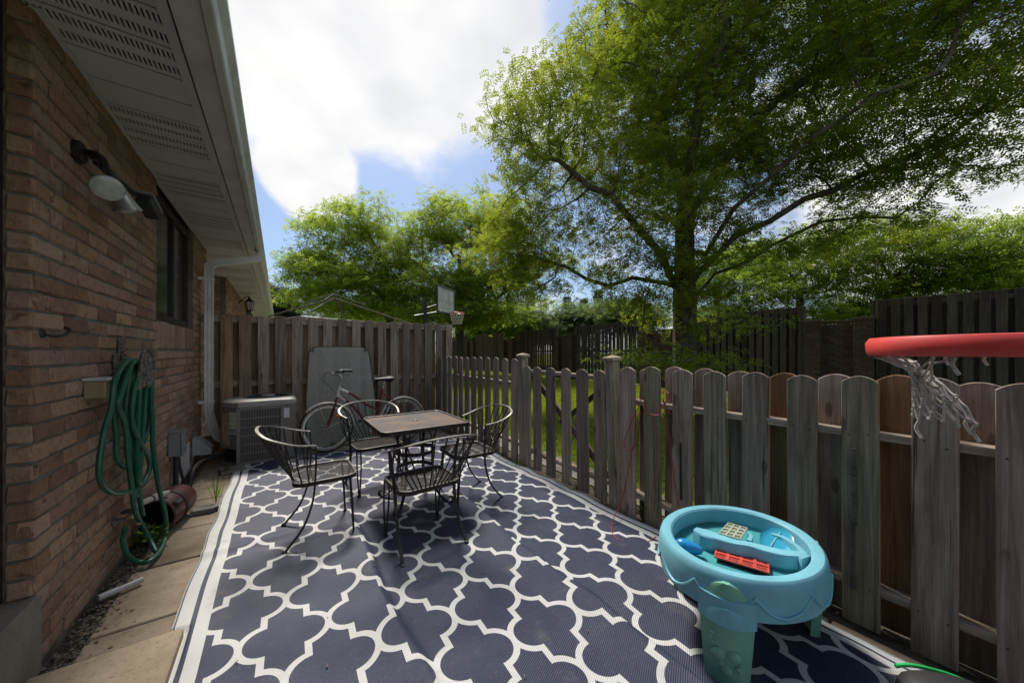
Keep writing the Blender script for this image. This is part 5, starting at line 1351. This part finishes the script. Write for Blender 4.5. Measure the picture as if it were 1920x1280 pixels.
def leaflets(base, dirs, L, W, pairs, droop, quad_scale=1.):
    """pinnate fronds: base (n,3), dirs (n,3), returns quads"""
    n = len(base); up = np.tile([0., 0., 1.], (n, 1))
    side = np.cross(dirs, up); ln = np.linalg.norm(side, axis=1); side[ln < .05] = [1, 0, 0]; side /= np.linalg.norm(side, axis=1)[:, None]
    roll = RNG.normal(0, .42, n); nrm = np.cross(side, dirs)
    side = side*np.cos(roll)[:, None]+nrm*np.sin(roll)[:, None]; nrm = np.cross(side, dirs)
    len_ = RNG.uniform(.75, 1.2, n)[:, None]*L; quads = []
    for k in range(pairs):
        t = (k+.6)/pairs; pos = base+dirs*len_*t+np.array([0, 0, -1.])*droop*L*t*t
        w = W*(1.05-.5*abs(t-.45))
        for s in (-1, 1):
            d = side*s*.88+dirs*.42+nrm*RNG.normal(0, .28, n)[:, None]; d /= np.linalg.norm(d, axis=1)[:, None]
            e = np.cross(d, nrm); e /= np.linalg.norm(e, axis=1)[:, None]
            l = w*quad_scale; h = l*.20
            quads.append(np.stack([pos, pos+d*l*.5+e*h, pos+d*l, pos+d*l*.5-e*h], 1))
    return np.stack(quads, 1)       # n, 2*pairs, 4, 3
def crown_mesh(name, nodes, par, rad, thr, per, L, W, pairs, droop, mat, spread=.25, keep=None, tint_fn=None, fill=None, fper=0, fspread=.3):
    B, D, Tn = [], [], []
    if fill is not None:
        for a in fill:
            t0 = random.random(); c0 = Vector(a); ad = Vector((random.gauss(0,1), random.gauss(0,1), random.gauss(0,.25))).normalized()
            for _ in range(fper):
                d = (ad*.9+Vector((random.gauss(0,.55), random.gauss(0,.55), random.gauss(-.18,.16)))).normalized()
                B.append(c0+Vector((random.gauss(0,1), random.gauss(0,1), random.gauss(0,.30)))*fspread); D.append(d); Tn.append(min(1, max(0, .5*t0+.5*random.random()+(tint_fn(c0) if tint_fn else 0))))
    cen = sum(nodes, Vector())/len(nodes)
    for i, p in enumerate(nodes):
        if rad[i] > thr or par[i] is None or par[i] < 0: continue
        if keep and not keep(p): continue
        d0 = (p-nodes[par[i]]).normalized()
        t0 = random.random()
        for _ in range(per):
            f = random.random(); q = nodes[par[i]].lerp(p, f)
            d = (d0*.5+Vector((random.gauss(0,.7), random.gauss(0,.7), random.gauss(-.12,.38)))).normalized()
            B.append(q+Vector((jit(spread), jit(spread), jit(spread)))*.5); D.append(d); Tn.append(min(1, max(0, .5*t0+.5*random.random()+(tint_fn(p) if tint_fn else 0))))
    Q = leaflets(np.array(B), np.array(D), L, W, pairs, droop); n, m = Q.shape[:2]
    V_ = Q.reshape(-1, 3); F = np.arange(len(V_)).reshape(-1, 4)
    t = np.repeat(np.array(Tn), m*4)
    return fastmesh(name, V_, F, mat, t)
def B_(px, py, Z, rh, rv, w=1.): return (tuple(PZ(px, py, Z)), rh, rv, w)
def finish(label, base, tm, cm, cat='tree', group=None, name='tree'):
    o = thing(name, label, cat, base, 0., group)
    for nm, me in (('trunk', tm), ('crown', cm)):
        me.transform(Matrix.Translation(-Vector(base))); obj(nm, me, o)
    return o

# --- the big honey locust
random.seed(21); RNG = np.random.default_rng(5)
TZ_ = 8.3; tb0 = PZ(1284, 660, TZ_); base = Vector((tb0.x, tb0.y, -.05))
P_ = lambda px, py, Z=TZ_: PZ(px, py, Z)
trunk = [base]+[P_(1284,y) for y in (740,700,660,620,580,545,510,470,435,400)]
skel = [(trunk, -1),
 ([P_(1262,520), P_(1238,485,8.2), P_(1205,440,8.1), P_(1172,405,8.), P_(1140,372,8.), P_(1105,345,7.9), P_(1070,325,7.9), P_(1040,300,7.9)], nearest(P_(1284,545))),
 ([P_(1305,520,8.2), P_(1345,480,8.), P_(1390,440,7.8), P_(1440,415,7.6), P_(1500,385,7.4), P_(1570,350,7.1), P_(1640,320,6.9), P_(1710,295,6.7)], nearest(P_(1284,545))),
 ([P_(1310,560,8.2), P_(1350,520,8.), P_(1400,490,7.7), P_(1460,455,7.4), P_(1530,425,7.1), P_(1610,405,6.8), P_(1690,400,6.6)], nearest(P_(1284,580))),
 ([P_(1255,535,8.4), P_(1220,525,8.6), P_(1180,522,8.7), P_(1140,530,8.8), P_(1100,520,8.8), P_(1060,505,8.7)], nearest(P_(1284,545))),
 ([P_(1275,360), P_(1262,310,8.4), P_(1248,260,8.6), P_(1235,205,8.8), P_(1215,150,9.), P_(1190,100,9.1)], nearest(P_(1284,400))),
 ([P_(1292,350), P_(1300,290,8.1), P_(1308,225,7.9), P_(1325,160,7.7), P_(1345,90,7.5), P_(1360,10,7.4), P_(1370,-80,7.3)], nearest(P_(1284,400))),
 ([P_(1310,370,8.4), P_(1350,310,8.3), P_(1400,250,8.1), P_(1455,195,7.9), P_(1520,140,7.6), P_(1590,90,7.3)], nearest(P_(1284,400))),
 ([P_(1320,470,8.), P_(1370,400,7.4), P_(1440,330,6.8), P_(1530,250,6.2), P_(1640,180,5.7), P_(1760,120,5.3)], nearest(P_(1284,470))),
 ([P_(1284,500,8.8), P_(1290,430,9.6), P_(1310,380,10.4), P_(1350,330,11.2)], nearest(P_(1284,510))),
 ([P_(1290,655,8.), P_(1330,640,7.9), P_(1380,620,7.8)], nearest(P_(1284,660))),
 ([P_(1270,650,8.), P_(1235,640,7.9), P_(1200,625,7.8)], nearest(P_(1284,660)))]
blobs = [B_(1090,230,8.4,2.0,1.5), B_(985,235,8.3,1.15,1.2), B_(935,190,8.3,.75,.65), B_(1010,350,8.2,1.2,.75,1.6), B_(1000,450,8.6,.95,.9,3.2), B_(975,520,8.6,.75,.55,4.), B_(1040,540,8.6,.6,.3,3.), B_(1085,470,8.6,1.1,.65,1.6), B_(1180,150,8.8,2.1,1.6), B_(1130,60,8.8,1.1,1.0), B_(1300,40,8.4,2.4,1.9),
         B_(1270,-150,8.4,2.6,1.9,.6), B_(1420,150,8.,2.2,1.8), B_(1560,90,7.4,2.3,1.8), B_(1480,-120,7.6,2.4,1.8,.6), B_(1700,120,6.7,2.0,1.5), B_(1700,-100,6.4,2.2,1.4,.6), B_(1840,60,5.9,1.5,1.2), B_(1870,200,6.,1.3,.9),
         B_(1400,320,8.,1.9,.9,1.2), B_(1560,300,7.4,1.9,.8,1.3), B_(1720,300,6.7,1.5,.6,1.5), B_(1640,395,6.8,1.3,.35,2.2), B_(1830,300,6.2,1.2,.5,1.5), B_(1790,395,6.4,.7,.25,2.), B_(1300,260,8.6,2.,1.2,1.), B_(1180,330,8.5,1.5,.8,1.3),
         B_(1230,420,8.2,1.2,.7,1.6), B_(1350,430,7.9,1.2,.6,1.5), B_(1280,500,7.9,.9,.5,1.2), B_(1190,560,8.2,.9,.45,2.2), B_(1330,590,7.9,.9,.35,2.2), B_(1240,600,7.9,.7,.4,2.4), B_(1280,680,7.4,1.15,.20,4.), B_(1195,660,7.7,.45,.22,3.), B_(1370,610,7.7,.7,.22,3.), B_(1130,520,8.7,.9,.4,1.8), B_(935,480,9.2,.8,.9,3.), B_(1040,400,8.4,.9,.6,2.5), B_(940,400,8.8,.6,.6,2.5), B_(1280,300,10.2,2.4,1.8,.5), B_(1250,455,7.2,.9,.4,3.), B_(1335,480,7.2,.9,.35,3.), B_(1200,480,7.8,.8,.4,2.4), B_(1120,420,8.2,1.,.5,1.8), B_(1290,380,7.3,1.1,.5,1.6), B_(1225,545,7.5,.7,.3,2.6), B_(1310,540,7.4,.6,.25,2.6), B_(1480,470,7.4,.9,.25,2.2), B_(1560,450,7.2,.9,.25,2.)]
skel = [skel[0]]+[([p+Vector((jit(.10), jit(.10), jit(.12))) for p in pts], a) for pts, a in skel[1:]]
at = attract(blobs, 4300)
nodes, par = colonize(skel, at, .17, 1.5, .26, 60, -.03)
nsk = sum(len(s[0]) for s in skel)
tm, rad = branch_mesh('trunk', nodes, par, .0068, 2.3, 'bark', 0., .27, 9)
sun_tint = lambda p: .28*max(0, min(1, (6.6-(p.x*_c-p.y*_s))/6))-.18  # lighter leaf tint towards the left: sunlight painted into the crown colour
cm = crown_mesh('crown', nodes, par, rad, .026, 2, .20, .080, 5, .28, 'leaf_locust', .30, None, sun_tint, at[RNG.permutation(len(at))[:760]], 48, .33)
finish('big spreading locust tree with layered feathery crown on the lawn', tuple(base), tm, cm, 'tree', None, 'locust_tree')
NLEAF = [len(cm.polygons)]

def smalltree(label, px, Z, blobs, trunk_px, limbs, n, step, mat, L=.20, W=.11, per=7, thr=.02, base_r=.2, pairs=3, bark='bark_grey', infl=2.2, kill=.36, tip=.006, name='tree', group=None):
    b0 = PZ(px, 660, Z); base = Vector((b0.x, b0.y, -.05))
    sk = [([base]+[PZ(x, y, Z) for x, y in trunk_px], -1)]
    for l in limbs: sk.append(([PZ(x, y, Z+dz) for x, y, dz in l], nearest(PZ(l[0][0], l[0][1], Z))))
    at_ = attract(blobs, n); nd, pr = colonize(sk, at_, step, infl, kill, 46, -.02)
    t_, r_ = branch_mesh('trunk', nd, pr, tip, 2.3, bark, 0., base_r, 7)
    c_ = crown_mesh('crown', nd, pr, r_, thr, 2, L, W, pairs, .2, mat, .42, None, None, at_[RNG.permutation(len(at_))[:max(60, len(at_)//5)]], per*5, kill*1.35)
    NLEAF.append(len(c_.polygons)); return finish(label, tuple(base), t_, c_, 'tree', group, name)
smalltree('olive-green tree rising behind the distant basketball hoop', 862, 20., [B_(862,430,20,2.6,1.9), B_(800,440,20,1.7,1.5), B_(925,430,19.5,2.0,1.7,1.4), B_(970,500,19,1.6,1.2,1.8), B_(900,520,19,1.8,1.,1.6), B_(870,540,19.5,3.6,1.0,2.), B_(860,590,19.5,3.4,.6,2.5), B_(760,470,20,1.2,1.6,1.4), B_(840,385,20,1.2,.9), B_(905,375,20,1.1,.8), B_(1000,560,19,1.4,.6,2.)],
          [(862,y) for y in (690,660,630,600,570,540,505,480)], [[(850,560,0),(820,530,0),(790,500,0),(760,480,0)], [(880,600,0),(910,575,-.5),(950,545,-1),(985,530,-1)], [(868,500,0),(895,460,0),(930,420,0)], [(850,480,0),(830,440,.5),(815,410,.5)]], 2100, .36, 'leaf_olive', .27, .16, 8, .03, .26, 3)
smalltree('yellow-green maple left of the olive tree, above the gazebo frame', 731, 22., [B_(640,440,22,2.5,2.2), B_(690,420,22,2.0,2.0), B_(590,480,21,1.8,1.4), B_(640,530,21,3.6,1.2,1.6), B_(560,505,21,1.0,1.0,1.6), B_(730,500,22,2.2,1.6,1.5), B_(665,385,22,.9,.8,1.5), B_(575,560,21,1.5,.6,2.2), B_(680,580,21,3.2,.7,2.2), B_(760,560,21,2.,.9,1.8)],
          [(731,y) for y in (690,660,630,600,575,550)], [[(720,560,0),(690,530,0),(650,500,0),(610,490,-.5)], [(731,530,0),(715,480,0),(690,440,0)], [(735,540,0),(760,500,0)]], 2000, .38, 'leaf_yellow', .28, .17, 8, .03, .24, 3)
gr = 'trees beyond the boundary fence'
for (px, Z, bl_, mt, lab) in [
  (1345, 16., [B_(1350,520,16,2.0,1.2), B_(1400,490,16,1.6,1.0), B_(1310,545,16,1.4,.7), B_(1360,590,16,2.,.8,1.5)], 'leaf_bright', 'bright green tree behind the big locust trunk'),
  (1500, 13.5, [B_(1480,480,13.5,2.0,1.0), B_(1550,450,13.5,1.8,.9), B_(1430,530,13.5,1.6,.8), B_(1540,530,13.5,1.9,.7), B_(1470,560,13.5,1.5,.5), B_(1500,595,13.5,2.2,.8,.9), B_(1590,590,13.6,1.6,.8,.9)], 'leaf_bright', 'light green tree over the brick pier right of the trunk'),
  (1680, 13., [B_(1650,470,13,1.9,1.0), B_(1720,450,13,1.5,.9), B_(1610,540,13,1.6,.7), B_(1700,530,13,1.7,.7), B_(1650,585,13,1.8,.7,1.6)], 'leaf_locust', 'mid green tree above the left end of the dark fence panel'),
  (1850, 11.8, [B_(1790,490,11.8,1.5,.9), B_(1870,460,11.8,1.6,1.0), B_(1840,530,11.8,1.9,.6), B_(1930,500,11.6,1.5,1.)], 'leaf_bright', 'rightmost leafy tree above the dark fence panel')]:
    smalltree(lab, px, Z, bl_, [(px,y) for y in (690,660,620,580,550)], [], 900, .26, mt, .21, .12, 7, .022, .14, 3, 'bark', 1.9, .30, .005, 'tree', gr)
for (px, Z, bl_, lab, mt) in [
  (905, 31, [B_(905,615,31,2.8,1.5), B_(950,600,31,2.2,1.6), B_(880,640,31,1.8,.8)], 'rounded green tree far behind the far boundary panel', 'leaf_bright'),
  (985, 34, [B_(985,600,34,2.4,1.8), B_(1010,620,34,2.6,1.2)], 'dull green tree far behind above the far gate post', 'leaf_grey'),
  (1075, 36, [B_(1075,600,36,3.0,1.6), B_(1120,590,36,2.6,1.6), B_(1040,615,36,2.6,1.0)], 'grey-green tree far behind between the gate posts', 'leaf_grey'),
  (1165, 33, [B_(1170,590,33,2.6,1.7), B_(1210,600,33,2.4,1.5)], 'green tree far behind left of the locust trunk', 'leaf_grey'),
  (512, 34, [B_(510,560,34,1.6,1.6), B_(530,575,34,1.6,1.2), B_(498,590,34,2.2,1.0)], 'small dark tree at the far end of the eave', 'leaf_conifer'),
  (770, 36, [B_(740,600,36,3.2,1.4), B_(800,595,36,3.0,1.6), B_(690,600,36,3.,1.2), B_(640,598,36,3.,1.2)], 'low green tree line behind the gazebo frame', 'leaf_grey')]:
    smalltree(lab, px, Z, bl_, [(px,y) for y in (675,660,640,620)], [], 520, .5, mt, .38, .26, 10, .05, .16, 3, 'bark', 3.2, .55, .008, 'tree', 'far trees beyond the fences')
def conifer(label, px, topy, Z, rw, n):
    b0 = PZ(px, 660, Z); base = Vector((b0.x, b0.y, -.05)); H = PZ(px, topy, Z).z
    tm = MB().tube([base, (base.x, base.y, H*.97)], [.22, .02], 7).mesh('trunk', 'bark', True); Bs, Ds, Ts = [], [], []
    for k in range(n):
        t = random.random()**.8; z = .6+(H-.6)*t; a = random.uniform(0, 6.283); lay = .75+.25*math.sin(z*5.5+a*.5)
        r = rw*(1-t)**.85*lay*random.uniform(.25,1.05); Bs.append((base.x+r*math.cos(a), base.y+r*math.sin(a), z-r*.25)); Ds.append(Vector((math.cos(a), math.sin(a), -.25+.5*t)).normalized()); Ts.append(random.random())
    Q = leaflets(np.array(Bs), np.array(Ds), .45, .26, 2, .1); V_ = Q.reshape(-1, 3)
    finish(label, tuple(base), tm, fastmesh('crown', V_, np.arange(len(V_)).reshape(-1, 4), 'leaf_conifer', np.repeat(np.array(Ts), Q.shape[1]*4)), 'tree', 'far conifers', 'conifer')
conifer('slim dark conifer left of two others in the sky gap', 1063, 558, 42, 1.5, 1500)
conifer('small dark conifer in the middle of the sky gap', 1095, 562, 43, 1.4, 1300)
conifer('tall blue-green conifer right in the sky gap', 1122, 545, 42, 2.0, 2000)

# --- weeds
def weed(label, loc, n, hgt, spread, leaf=(.03,.012), kind='broad'):
    o = thing('weed', label, 'weed', loc); Q = []; T = []
    for k in range(n):
        a = random.uniform(0, 6.283); r = random.uniform(0, spread); h = hgt*random.uniform(.25, 1.)
        p = np.array([r*math.cos(a), r*math.sin(a), h]); d = np.array([math.cos(a)*.8+jit(.4), math.sin(a)*.8+jit(.4), .35+jit(.5)]) if kind == 'broad' else np.array([math.cos(a)*.35, math.sin(a)*.35, 1.])
        if kind != 'broad': p[2] = h*.3
        d /= np.linalg.norm(d); s = np.cross(d, [0.1,.2,1.]); s /= np.linalg.norm(s); l, w = leaf[0]*random.uniform(.7,1.3), leaf[1]
        Q.append([p-d*l*.3, p+s*w+d*l*.2, p+d*l, p-s*w+d*l*.2]); T.append(random.random())
    V_ = np.array(Q).reshape(-1, 3); obj('leaves', fastmesh('leaves', V_, np.arange(len(V_)).reshape(-1, 4), 'weed', np.repeat(T, 4)), o)
    b = MB()
    for k in range(5): a = k*1.3; b.tube([(0,0,-.01), (spread*.6*math.cos(a), spread*.6*math.sin(a), hgt*.7)], .002, 4)
    b.build('stems', 'weed' if False else 'stick', o); return o
weed('low leafy weed under the hose by the wall', (-.76,3.42,-.01), 130, .13, .11, (.035,.015))
weed('tall grassy weed beside the rug edge near the wall', (-.47,4.02,0), 16, .34, .04, (.17,.004), 'grass')
weed('leafy weed at the foot of the fence by the red string', (2.44,1.66,-.01), 90, .16, .08, (.035,.014))
weed('small weed at the fence foot beside the water table', (2.41,1.28,-.01), 40, .16, .06, (.05,.006), 'grass')
weed('weed under the near gate post', (2.44,2.12,-.01), 60, .10, .10, (.028,.011))
weed('weed tuft under the gate pickets', (2.40,2.40,-.01), 40, .12, .09, (.05,.004), 'grass')
weed('grass tuft under the far gate post', (2.42,3.30,-.01), 60, .13, .12, (.06,.005), 'grass')
weed('dry grass tuft beside the water table leg at the fence', (2.35,.62,-.01), 40, .22, .07, (.12,.003), 'grass')
weed('grass tuft in front of the bicycle wheel', (.62,5.30,0), 30, .16, .06, (.09,.004), 'grass')
weed('small weed on the loose paving stone', (-.48,4.90,.03), 40, .05, .05, (.02,.008))
